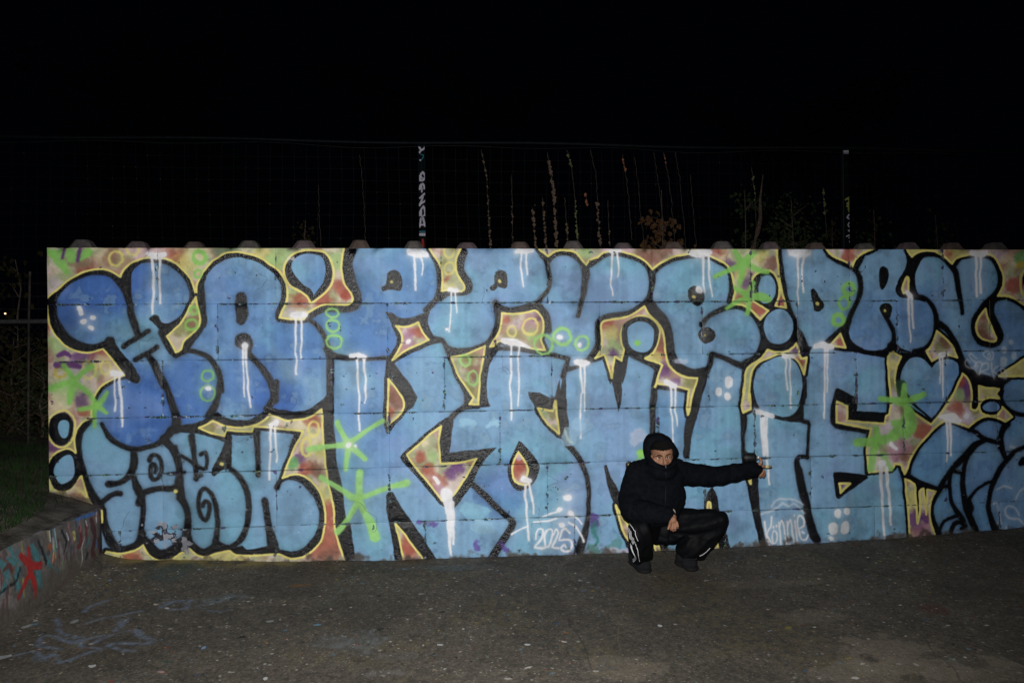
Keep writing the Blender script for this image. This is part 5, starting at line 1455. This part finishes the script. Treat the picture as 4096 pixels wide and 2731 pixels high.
while x < -2.5:
    for sgn in (1, -1):
        P = []; z = rail_z-.01; xx_ = x; k = 0
        while z > .45: P.append((xx_, CY+.004*sgn*(1 if k % 2 else -1), z)); xx_ += d/2*sgn*(1 if k % 2 == 0 else -1); z -= d*.55; k += 1
        a = Vector((.0013, 0, 0)); v = [(bm.verts.new(Vector(p)-a), bm.verts.new(Vector(p)+a)) for p in P]
        for i in range(len(v)-1): bm.faces.new((v[i][0], v[i][1], v[i+1][1], v[i+1][0]))
    x += d/2*2
g = obj('chain_link', bm, M_wire, cf); g['kind'] = 'stuff'
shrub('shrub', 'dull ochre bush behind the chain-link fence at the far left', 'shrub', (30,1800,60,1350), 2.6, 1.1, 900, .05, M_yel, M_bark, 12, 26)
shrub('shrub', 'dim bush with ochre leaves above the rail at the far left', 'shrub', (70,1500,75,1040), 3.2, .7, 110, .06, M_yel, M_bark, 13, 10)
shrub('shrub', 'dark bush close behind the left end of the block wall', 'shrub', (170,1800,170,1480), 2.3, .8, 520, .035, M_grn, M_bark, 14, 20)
# distant lamp seen through the leaves
M_lamp = bpy.data.materials.new('lamp_glow'); M_lamp.use_nodes = True
b = M_lamp.node_tree.nodes['Principled BSDF']; b.inputs['Emission Color'].default_value = (1, .62, .35, 1); b.inputs['Emission Strength'].default_value = 3
b.inputs['Base Color'].default_value = (.1, .08, .05, 1)
LC = on_y(21, 1254, 24); lamp = tag(empty('street_lamp', (LC.x, LC.y, 0)), 'tiny distant lamp glowing low in the dark at the far left', 'lamp')
bm = bmesh.new(); tube(bm, [(LC.x, LC.y+.1, 0), (LC.x, LC.y+.1, LC.z+.1)], .04, 8); obj('lamp_post', bm, M_steel, lamp)
bm = bmesh.new(); bmesh.ops.create_icosphere(bm, subdivisions=2, radius=.032, matrix=Matrix.Translation(LC)); obj('lamp_head', bm, M_lamp, lamp, True)
# grass on the bank: blades
M_grass = mat('grass_blade', (.014, .033, .008), .8, .1, nscale=3, col2=(.007, .016, .005))
bm = bmesh.new(); r = random.Random(8)
for i in range(26000):
    x = -2.6-r.random()**1.4*5.5; y = r.uniform(-1.9, 1.5)
    edge = min(-2.60, -2.80-.42*y)+.10*mnoise.noise((x*2, y*3, 0))
    if x > edge and r.random() < .93: continue
    z = bank_h(x, y); h = r.uniform(.03, .085); a = r.uniform(0, 6.28); w = .003; l = Vector((r.gauss(0, .022), r.gauss(0, .022), h))
    c = Vector((x, y, z-.005)); s = Vector((math.cos(a)*w, math.sin(a)*w, 0))
    v = [bm.verts.new(c-s), bm.verts.new(c+s), bm.verts.new(c+l*.6+s*.6), bm.verts.new(c+l), bm.verts.new(c+l*.6-s*.6)]
    bm.faces.new((v[0], v[1], v[2], v[4])); bm.faces.new((v[4], v[2], v[3]))
g = obj('grass', bm, M_grass); tag(g, 'short dark grass on the earth bank beside the wall', 'grass', kind='stuff')
# ============================================================ the crouching person
def cap_bm(bm, a, b, ra, rb, n=14, sq=1.0):
    """closed tapered capsule"""
    a, b = Vector(a), Vector(b); d = (b-a); L = d.length; t = d.normalized() if L > 1e-6 else Vector((0,0,1))
    u = t.cross(Vector((0, 0, 1)));  u = t.cross(Vector((1, 0, 0))) if u.length < .05 else u; u.normalize(); v = t.cross(u)
    rings = []
    prof = [(-math.cos(k*math.pi/10)*ra, math.sin(k*math.pi/10)*ra) for k in range(1, 6)] + [(L+math.sin(k*math.pi/10)*rb, math.cos(k*math.pi/10)*rb) for k in range(0, 5)]
    for s, r in prof: rings.append([bm.verts.new(a+t*s+r*(math.cos(2*math.pi*j/n)*u*sq+math.sin(2*math.pi*j/n)*v)) for j in range(n)])
    for p, q in zip(rings[:-1], rings[1:]):
        for j in range(n): bm.faces.new((p[j], p[(j+1) % n], q[(j+1) % n], q[j]))
    bm.faces.new(rings[0][::-1]); bm.faces.new(rings[-1])
def chain(bm, pts, rad):
    for i in range(len(pts)-1): cap_bm(bm, pts[i], pts[i+1], rad[i], rad[i+1])
def ell_bm(bm, c, r, rot=(0, 0, 0)):
    M = Matrix.Translation(Vector(c)) @ Euler(rot).to_matrix().to_4x4() @ Matrix.Diagonal((*r, 1))
    bmesh.ops.create_icosphere(bm, subdivisions=3, radius=1, matrix=M)
def fuse(bm, voxel, smooth=4, disp=None):
    """melt overlapping shapes into one continuous skin"""
    me = bpy.data.meshes.new('tmp'); bm.to_mesh(me); bm.free(); o = bpy.data.objects.new('tmp', me); C.objects.link(o)
    m = o.modifiers.new('r', 'REMESH'); m.mode = 'VOXEL'; m.voxel_size = voxel; m.use_smooth_shade = True
    if smooth: s = o.modifiers.new('s', 'SMOOTH'); s.iterations = smooth; s.factor = .5
    dg = bpy.context.evaluated_depsgraph_get(); dg.update(); me2 = bpy.data.meshes.new_from_object(o.evaluated_get(dg))
    bpy.data.objects.remove(o); bpy.data.meshes.remove(me)
    if disp:
        co = [v.co.copy() for v in me2.vertices]; no = [v.normal.copy() for v in me2.vertices]
        for v, c, n in zip(me2.vertices, co, no): v.co = c+n*disp(c)
    for p in me2.polygons: p.use_smooth = True
    return me2
def ppart(name, me, m, parent=None):
    me.name = name; me.materials.clear(); me.materials.append(m)
    return link(name, me, parent if parent is not None else person)
M_skin = mat('skin', (.27, .135, .080), .6, .25, noise=.12, nscale=40, bump=.15, bscale=220)
M_fleece = mat('black_fleece', (.0052, .0060, .0082), 1.0, .04, noise=.4, nscale=30, bump=.7, bscale=260)
M_satin = mat('black_satin', (.0034, .0038, .0046), .60, .07, bump=.3, bscale=25)
M_shoe = mat('black_suede', (.0085, .009, .0105), .9, .15, noise=.3, nscale=60, bump=.5, bscale=200)
M_hair = mat('dark_hair', (.0045, .0038, .0034), .8, .12, bump=.9, bscale=300)
M_white = mat('white_piping', (.78, .78, .80), .5, .4)
M_eye = mat('eye_white', (.55, .50, .48), .2, .5); M_iris = mat('brown_iris', (.045, .02, .012), .15, .6)
def P(px, py, y): return on_y(px, py, y)
person = tag(empty('person', (P(2660, 2290, -.35).x, -.35, 0)), 'person in black hoodie and striped track trousers crouching, one arm stretched out along the wall', 'person')
HC = P(2647, 1806, -.44)
# ---- body: one continuous skin, mostly under the clothes
bm = bmesh.new()
ell_bm(bm, HC, (.073, .092, .094), (0, 0, 0))
ell_bm(bm, P(2648, 1846, -.475), (.054, .062, .055))                       # jaw
ell_bm(bm, P(2624, 1842, -.488), (.030, .026, .030)); ell_bm(bm, P(2672, 1840, -.495), (.025, .026, .028))   # cheeks
chain(bm, [P(2626, 1819, -.508), P(2640, 1818, -.518), P(2656, 1818, -.523), P(2678, 1814, -.508)], [.010, .012, .012, .010])      # brow ridge
chain(bm, [P(2656, 1825, -.528), P(2659, 1842, -.540), P(2661, 1851, -.546)], [.0085, .0105, .0135])     # nose
for px in (2653, 2668): ell_bm(bm, P(px, 1852, -.533), (.008, .010, .007))
for px in (2602, 2692): ell_bm(bm, P(px, 1835, -.44), (.010, .018, .026))  # ears
cap_bm(bm, P(2640, 1840, -.40), P(2630, 1880, -.34), .052, .058)           # neck
ell_bm(bm, P(2620, 1960, -.33), (.15, .10, .20)); cap_bm(bm, P(2560, 1890, -.34), P(2700, 1885, -.33), .055, .055)
ell_bm(bm, P(2635, 2100, -.26), (.14, .11, .10))
chain(bm, [P(2545, 1890, -.36), P(2527, 2025, -.45), P(2655, 2058, -.60), P(2690, 2068, -.645)], [.05, .042, .030, .026])   # his right arm
chain(bm, [P(2710, 1890, -.34), P(2868, 1905, -.33), P(3008, 1878, -.33), P(3026, 1876, -.33)], [.05, .040, .028, .026])    # his left arm
chain(bm, [P(2600, 2110, -.26), P(2560, 2128, -.54), P(2562, 2235, -.37)], [.07, .050, .038])
chain(bm, [P(2690, 2115, -.28), P(2872, 2080, -.48), P(2730, 2225, -.36)], [.08, .055, .040])
# hanging right hand
yR = -.668
ell_bm(bm, P(2693, 2083, yR), (.022, .015, .030), (.15, .15, 0))
chain(bm, [P(2690, 2066, yR+.02), P(2693, 2080, yR)], [.020, .018])
for (a, b, c, r) in (((2682, 2097), (2681, 2109), (2684, 2119), .0070), ((2691, 2099), (2691, 2113), (2693, 2123), .0074), ((2700, 2098), (2702, 2111), (2702, 2120), .0070), ((2708, 2093), (2712, 2103), (2711, 2112), .0062)):
    chain(bm, [P(a[0], a[1]-6, yR-.004), P(*b, yR-.018), P(*c, yR-.004)], [r*1.08, r, r*.86])
chain(bm, [P(2683, 2085, yR-.004), P(2678, 2100, yR-.022), P(2673, 2114, yR-.028)], [.0105, .0088, .0076])
# pointing left hand
yL = -.335
ell_bm(bm, P(3035, 1879, yL), (.026, .016, .036), (0, .12, 0)); cap_bm(bm, P(3022, 1876, yL), P(3036, 1866, yL), .026, .020); cap_bm(bm, P(3022, 1880, yL), P(3034, 1893, yL), .026, .019)
chain(bm, [P(3038, 1865, yL-.006), P(3055, 1864, yL-.010), P(3071, 1866, yL-.006), P(3084, 1865.5, yL)], [.0120, .0098, .0090, .0078])      # index
chain(bm, [P(3034, 1861, yL-.010), P(3043, 1851, yL-.020), P(3045, 1841, yL-.022), P(3039, 1832, yL-.018)], [.0155, .0118, .0105, .0088])   # thumb
chain(bm, [P(3042, 1873, yL-.012), P(3055, 1882, yL-.024), P(3058, 1895, yL-.014), P(3053, 1906, yL-.002)], [.0120, .0108, .0100, .0086])   # middle
chain(bm, [P(3040, 1882, yL-.014), P(3050, 1891, yL-.030), P(3049, 1901, yL-.018)], [.0118, .0104, .0090])                                  # ring
chain(bm, [P(3034, 1892, yL-.012), P(3043, 1899, yL-.026), P(3040, 1906, yL-.014)], [.0112, .0095, .0080])                                  # little
body = ppart('body', fuse(bm, .0036, 2), M_skin)
def bvh_of(o):
    me = o.data; off = o.matrix_world.translation
    return BVHTree.FromPolygons([v.co for v in me.vertices], [tuple(p.vertices) for p in me.polygons])
CAMP = Vector((0, -CAM_D, CAM_H))
def hit(bvh, px, py):
    d = ray(px, py).normalized(); h, n, i, dist = bvh.ray_cast(CAMP, d)
    return (h, n) if h is not None else (None, None)
bb = bvh_of(body)
# eyes: whites, irises, lids, brows
for (ex, ey, w, gx) in ((2635.5, 1832, .0150, 0), (2669.5, 1829.5, .0135, .5)):
    h, n = hit(bb, ex, ey); c = h+Vector((0, .0045, 0)); 
    bm = bmesh.new(); ell_bm(bm, c, (w, .0075, .0062), (0, -.06, 0)); eo = obj('eye', bm, M_eye, person, True)
    bm = bmesh.new(); ell_bm(bm, c+Vector((-.001, -.0062, .0008)), (.0056, .0022, .0056)); obj('iris', bm, M_iris, eo, True)
    bm = bmesh.new(); pts = [hit(bb, ex+dx, ey-dy)[0]+Vector((0, -.0015, 0)) for dx, dy in ((-9, -1), (-5, 3.4), (0, 4.6), (5, 3.4), (9, -.6))]
    tube(bm, pts, [.0012, .0021, .0024, .0020, .0010], 6); obj('eyelid', bm, M_hair, person, True)
for pts, rr in (([(2622, 1825.5), (2628, 1821), (2636, 1819.5), (2643, 1821), (2650, 1823.5)], [.0016, .0036, .0042, .0042, .0028]), ([(2664, 1822), (2670, 1818), (2677, 1815.5), (2682, 1816)], [.0028, .0042, .0038, .0020])):
    bm = bmesh.new(); q = [hit(bb, *p)[0]+Vector((0, -.0022, 0)) for p in pts]; tube(bm, q, rr, 8); obj('eyebrow', bm, M_hair, person, True)
# hair: short and curly under the hood
bm = bmesh.new(); ell_bm(bm, HC+Vector((0, .004, .046)), (.079, .092, .074)); r = random.Random(5)
for i in range(420):
    px = r.uniform(2604, 2688); t_ = (px-2652)/42; lo = 1800-13*t_*t_+2.5*math.sin(px*.55)
    py = lo-abs(r.gauss(0, 6)); h, n = hit(bb, px, py)
    if h is not None: ell_bm(bm, h+Vector((0, -.001, 0)), (.0048, .0042, .0048))
hair = ppart('hair', fuse(bm, .0036, 0, lambda c: .0025*mnoise.noise(c*160)), M_hair)
# ---- jacket
def folds(c):
    k = .006*mnoise.noise(Vector((c.x*9, c.y*9, c.z*5)))+.0035*mnoise.noise(c*24)
    if c.x > 1.62:      # rings of creases round the outstretched sleeve
        k += .0060*math.sin(c.x*58+6*c.z+3*mnoise.noise(c*7))*(.5+.5*mnoise.noise(c*5+Vector((9, 0, 0))))
    return k+.0022*mnoise.noise(c*55)
bm = bmesh.new()
ell_bm(bm, P(2622, 1905, -.35), (.205, .150, .135)); ell_bm(bm, P(2616, 1980, -.385), (.222, .170, .18)); ell_bm(bm, P(2606, 2045, -.43), (.200, .150, .105))
ell_bm(bm, P(2640, 1880, -.43), (.115, .115, .085)); ell_bm(bm, P(2650, 1888, -.50), (.085, .060, .055))
cap_bm(bm, P(2552, 1884, -.36), P(2706, 1876, -.34), .080, .075)
chain(bm, [P(2550, 1890, -.37), P(2526, 1990, -.43), P(2530, 2038, -.50), P(2600, 2050, -.58), P(2664, 2058, -.62)], [.086, .092, .088, .074, .058])
chain(bm, [P(2706, 1888, -.34), P(2770, 1898, -.33), P(2868, 1903, -.33), P(2950, 1888, -.33), P(3019, 1876, -.33)], [.088, .080, .069, .062, .053])
cap_bm(bm, P(2700, 1980, -.33), P(2700, 2010, -.33), .075, .055); cap_bm(bm, P(2536, 2060, -.50), P(2680, 2072, -.46), .050, .038)
# collar drawn up over the mouth
chain(bm, [P(2592, 1838, -.46), P(2606, 1850, -.52), P(2628, 1866, -.555), P(2656, 1874, -.568), P(2682, 1866, -.545), P(2698, 1850, -.50)], [.020, .017, .015, .014, .016, .020])
jacket = ppart('jacket', fuse(bm, .0062, 3, folds), M_fleece)
# hood: a shell lofted from the face opening over the silhouette to the back
cen = (2646, 1806)
def loop(pts, y, n=40):
    ang = sorted((math.atan2(-(p[1]-cen[1]), p[0]-cen[0]), p) for p in pts); out = []
    A = [a for a, _ in ang]; R = [math.hypot(p[0]-cen[0], p[1]-cen[1]) for _, p in ang]
    A = [A[-1]-2*math.pi]+A+[A[0]+2*math.pi]; R = [R[-1]]+R+[R[0]]
    for k in range(n):
        a = -math.pi+2*math.pi*k/n; r = float(np.interp(a, A, R)); out.append(P(cen[0]+r*math.cos(a), cen[1]-r*math.sin(a), y(a) if callable(y) else y))
    return out
OUT = [(2591,1736),(2604,1732),(2623,1730),(2650,1732),(2668,1743),(2687,1763),(2706,1788),(2716,1807),(2713,1819),(2705,1833),(2700,1850),(2688,1874),(2660,1888),(2630,1884),(2600,1868),(2582,1846),(2577,1824),(2571,1797),(2571,1781),(2574,1761),(2582,1746)]
RIM = [(2604,1792),(2603,1808),(2604,1824),(2612,1836),(2626,1848),(2645,1857),(2662,1860.5),(2676,1855),(2685,1846),(2690,1825),(2692,1800),(2688,1782),(2672,1768),(2645,1764),(2618,1770),(2608,1780)]
def sc(pts, k, dx=0, dy=0): return [(cen[0]+(p[0]-cen[0])*k+dx, cen[1]+(p[1]-cen[1])*k+dy) for p in pts]
def mixl(a, b, t): return [p.lerp(q, t) for p, q in zip(a, b)]
rim = loop(RIM, lambda a: -.560 if math.sin(a) < -.2 else -.550); rimin = loop(sc(RIM, 1.02), -.50); rimin2 = loop(sc(RIM, 1.10), -.44)
out = loop(OUT, -.44); front = loop(sc(OUT, .93), -.515); f2 = loop(RIM, -.566); f2 = mixl(f2, front, .30)
back1 = loop(sc(OUT, .97), -.37); back2 = loop(sc(OUT, .80), -.315); back3 = loop(sc(OUT, .45), -.285)
bm = bmesh.new(); rings = [[bm.verts.new(p) for p in L] for L in (rimin2, rimin, rim, f2, front, out, back1, back2, back3)]
for p, q in zip(rings[:-1], rings[1:]):
    for j in range(40): bm.faces.new((p[j], p[(j+1) % 40], q[(j+1) % 40], q[j]))
bm.faces.new(rings[-1])
bmesh.ops.subdivide_edges(bm, edges=bm.edges[:], cuts=1, use_grid_fill=True, smooth=.6)
for v in bm.verts: v.co += v.normal*(.0018*mnoise.noise(v.co*40)) if v.normal.length else Vector((0,0,0))
obj('hood', bm, M_fleece, person, True)
jb = bvh_of(jacket)
h, n = hit(jb, 2664, 1880)
bm = bmesh.new(); z0 = [hit(jb, 2663+dx*.5, 1884+k*14)[0]+Vector((0, -.003, 0)) for k, dx in enumerate((0, 1, 1, 2, 1, 0, -2, -3, -4, -5, -6))]; tube(bm, z0, .0022, 5); zp = obj('zip', bm, mat('black_zip', (.005, .005, .006), .6, .3), person, True)
bm = bmesh.new(); a = P(2662, 1862, -.594); tube(bm, [a, a+Vector((.003, -.002, -.014))], [.003, .0022], 6); obj('zip_pull', bm, mat('dull_metal', (.12, .15, .19), .4, .5), zp, True)
bm = bmesh.new(); h, n = hit(jb, 2697, 2042); c = h if h else P(2697, 2042, -.50)
tube(bm, [c+Vector((-.008, -.004, .012)), c+Vector((.000, -.006, 0)), c+Vector((.007, -.004, -.014))], [.004, .0048, .003], 6); obj('cord_end', bm, mat('pale_cord_end', (.30, .27, .22), .5, .4), person, True)
# ---- trousers
def tfolds(c):
    k = .006*mnoise.noise(c*9)+.003*mnoise.noise(c*26)
    knee = P(2878, 2080, -.48); hipp = P(2690, 2115, -.28)
    if c.x > 1.50:
        ax = (knee-hipp).normalized() if c.z > .24 else (P(2740, 2225, -.36)-knee).normalized()
        side = ax.cross(Vector((0, 1, 0))); k += .0110*math.sin((c-knee).dot(side)*85+2.5*mnoise.noise(c*6)+(c-knee).dot(ax)*6)*(.6+.5*mnoise.noise(c*4))
    else:
        k += .0105*math.sin(c.x*70+c.z*14+2.5*mnoise.noise(c*7))*(.4+.6*abs(mnoise.noise(c*4)))+.008*math.sin(c.z*52+c.x*20)*(1 if c.z < .22 else .3)
    return k
bm = bmesh.new()
chain(bm, [P(2600, 2105, -.27), P(2560, 2124, -.55), P(2559, 2155, -.52), P(2562, 2190, -.46), P(2564, 2214, -.40)], [.100, .084, .084, .078, .072])
cap_bm(bm, P(2566, 2190, -.44), P(2560, 2222, -.40), .080, .062)
chain(bm, [P(2672, 2112, -.28), P(2740, 2097, -.36), P(2850, 2083, -.47), P(2862, 2086, -.48)], [.115, .108, .088, .078])
cap_bm(bm, P(2840, 2090, -.46), P(2874, 2080, -.49), .084, .070)
chain(bm, [P(2862, 2090, -.47), P(2812, 2150, -.42), P(2765, 2185, -.38), P(2748, 2198, -.37)], [.082, .088, .090, .076])
cap_bm(bm, P(2805, 2178, -.36), P(2797, 2218, -.35), .078, .046)
ell_bm(bm, P(2645, 2110, -.27), (.155, .13, .10)); cap_bm(bm, P(2620, 2130, -.30), P(2700, 2120, -.32), .085, .090)
trousers = ppart('trousers', fuse(bm, .0058, 4, tfolds), M_satin)
tb = bvh_of(trousers)
def ribbon(name, pts, w, parent, m=None, bvh=None, lift=.0022):
    """flat tape laid on the cloth along a run of survey-photo spots"""
    H = []
    for i in range(len(pts)-1):
        (ax, ay), (bx_, by_) = pts[i], pts[i+1]
        for k in range(4):
            t = k/4; h, n = hit(bvh or tb, ax+(bx_-ax)*t, ay+(by_-ay)*t)
            if h is not None: H.append((h, n))
    if len(H) < 2: return None
    bm = bmesh.new(); R = []
    for i, (h, n) in enumerate(H):
        t = (H[min(i+1, len(H)-1)][0]-H[max(i-1, 0)][0]); s = t.cross(n)
        if s.length < 1e-7: continue
        s.normalize(); R.append([bm.verts.new(h+n*l_+s*q) for l_, q in ((-.001, -w/2), (lift, -w/2), (lift, w/2), (-.001, w/2))])
    for a, b in zip(R[:-1], R[1:]):
        for j in range(3): bm.faces.new((a[j], a[j+1], b[j+1], b[j]))
    return obj(name, bm, m or M_white, parent)
def z5(pts, dx=0, dy=0): return [(2450+(x+dx)/4.612, 1980+(y+dy)/4.612) for x, y in pts]
ribbon('piping', z5([(290,505),(330,560),(362,600),(380,640),(405,660),(412,730),(440,800),(465,855)], 14), .0028, trousers)
ribbon('piping', z5([(418,885),(432,935),(460,1010),(472,1120),(500,1250)], 6), .0034, trousers)
for k, (dx, dy) in enumerate(((0, 0), (-17, 12), (-33, 24))):
    ribbon('stripe', z5([(285,600),(305,650),(328,668),(333,740),(348,780),(378,795),(380,835),(412,890)], dx+14, dy), .0022, trousers)
for k, (dx, dy) in enumerate(((0, 0), (-12, -14), (-24, -30))):
    ribbon('stripe', z5([(345,915),(355,990),(385,1070),(428,1155),(420,1185),(365,1240)], dx+8, dy), .0024, trousers)
ribbon('piping', z5([(1830,975),(1770,1040),(1700,1095),(1615,1135)], -30, -6), .0026, trousers)
ribbon('piping', z5([(1545,1160),(1515,1225)]), .0026, trousers)
# ---- shoes
def shoe(heel, toe, lift, name='shoe'):
    heel = Vector(heel); toe = Vector(toe); d = (toe-heel); L = d.length; f = d.normalized(); s = f.cross(Vector((0, 0, 1))).normalized(); u = s.cross(f)
    bm = bmesh.new()
    ell_bm(bm, heel+f*.045+u*.050, (.042, .042, .048)); cap_bm(bm, heel+f*.05+u*.052, heel+f*(L*.55)+u*.048, .046, .044)
    cap_bm(bm, heel+f*(L*.5)+u*.044-s*.010, toe-f*.055+u*.040-s*.008, .046, .042); cap_bm(bm, heel+f*(L*.6)+u*.040+s*.014, toe-f*.060+u*.036+s*.014, .044, .038)
    cap_bm(bm, heel+f*.05+u*.06, heel+f*.06+u*.13, .045, .042)
    so = ppart(name, fuse(bm, .005, 4), M_shoe)
    prof = [(.004, .020), (.012, .031), (.03, .039), (.06, .042), (L*.4, .040), (L*.55, .044), (L*.7, .050), (L*.8, .051), (L*.88, .046), (L*.94, .036), (L*.98, .022), (L, .008)]
    bm = bmesh.new(); Lp = [heel+f*x+s*w for x, w in prof]+[heel+f*x-s*w for x, w in reversed(prof)]
    cen_ = heel+f*L*.5
    rings = [[bm.verts.new(cen_+(p-cen_)*k+u*z) for p in Lp] for k, z in ((.95, 0), (1.0, .006), (1.0, .018), (.94, .025))]
    bm.faces.new(rings[0][::-1]); bm.faces.new(rings[-1])
    for a, b in zip(rings[:-1], rings[1:]):
        for i in range(len(Lp)): bm.faces.new((a[i], a[(i+1) % len(Lp)], b[(i+1) % len(Lp)], b[i]))
    obj('sole', bm, mat('black_rubber', (.006, .006, .007), .8, .2), so, True)
gz = lambda x, y: ground_h(x, y)
t1 = on_z(2588, 2290, .004); shoe((t1.x-.035, t1.y+.27, gz(t1.x, -.2)+.004), (t1.x+.005, t1.y, gz(t1.x, t1.y)+.003), 0)
t2 = on_z(2776, 2282, .004); h2 = P(2702, 2236, -.31); shoe((h2.x, h2.y, h2.z-.02), (t2.x+.02, t2.y, gz(t2.x, t2.y)+.004), 0)
# ---- pale yellow tape on the index finger, blue paint on the hand
bh = bvh_of(body)
bm = bmesh.new(); tube(bm, [P(3061, 1865, yL-.008), P(3069, 1866, yL-.007), P(3077, 1866, yL-.004)], [.0106, .0102, .0096], 12)
obj('finger_tape', bm, mat('pale_yellow_tape', (.55, .52, .26), .7, .3, noise=.2), person, True)
M_smear = mat('blue_paint_smear', (.25, .33, .45), .6, .3, noise=.3, nscale=80)
for pts, w in (([(3036, 1868), (3040, 1866), (3048, 1867)], .010), ([(3038, 1878), (3043, 1874), (3049, 1872)], .007), ([(3043, 1846), (3045, 1851)], .006), ([(3037, 1889), (3041, 1892)], .006), ([(2704, 2114), (2708, 2110)], .007)):
    ribbon('paint_smear', pts, w, body, M_smear, bh, .0008)
# ---- spray can held against the hand
A = P(2972, 1829, -.315); B = P(3026, 1829, -.335); ax = (B-A).normalized()
can = tag(empty('spray_can', A), 'black spray can held by the thumb of the outstretched hand', 'spray can')
M_can = mat('black_can_enamel', (.004, .004, .005), .55, .3)
bm = bmesh.new(); tube(bm, [A-ax*.008, A-ax*.004, A+ax*.004, A+ax*.016, B-ax*.020, B-ax*.012, B-ax*.006, B-ax*.002], [.016, .026, .031, .0345, .0345, .032, .026, .017], 24); obj('can_body', bm, M_can, can, True)
bm = bmesh.new(); tube(bm, [B-ax*.003, B, B+ax*.006], [.017, .0155, .013], 20); obj('valve_cup', bm, mat('tinplate', (.62, .60, .55), .25, .6, metal=.8), can, True)
bm = bmesh.new(); tube(bm, [B+ax*.005, B+ax*.008, B+ax*.017, B+ax*.019], [.006, .0085, .008, .006], 14); obj('spray_cap', bm, M_white, can, True)
bm = bmesh.new(); tube(bm, [A+ax*.018, A+ax*.021], [.0353, .0353], 24, False); obj('can_rim', bm, mat('dark_seam', (.05, .03, .03), .4, .5), can, True)
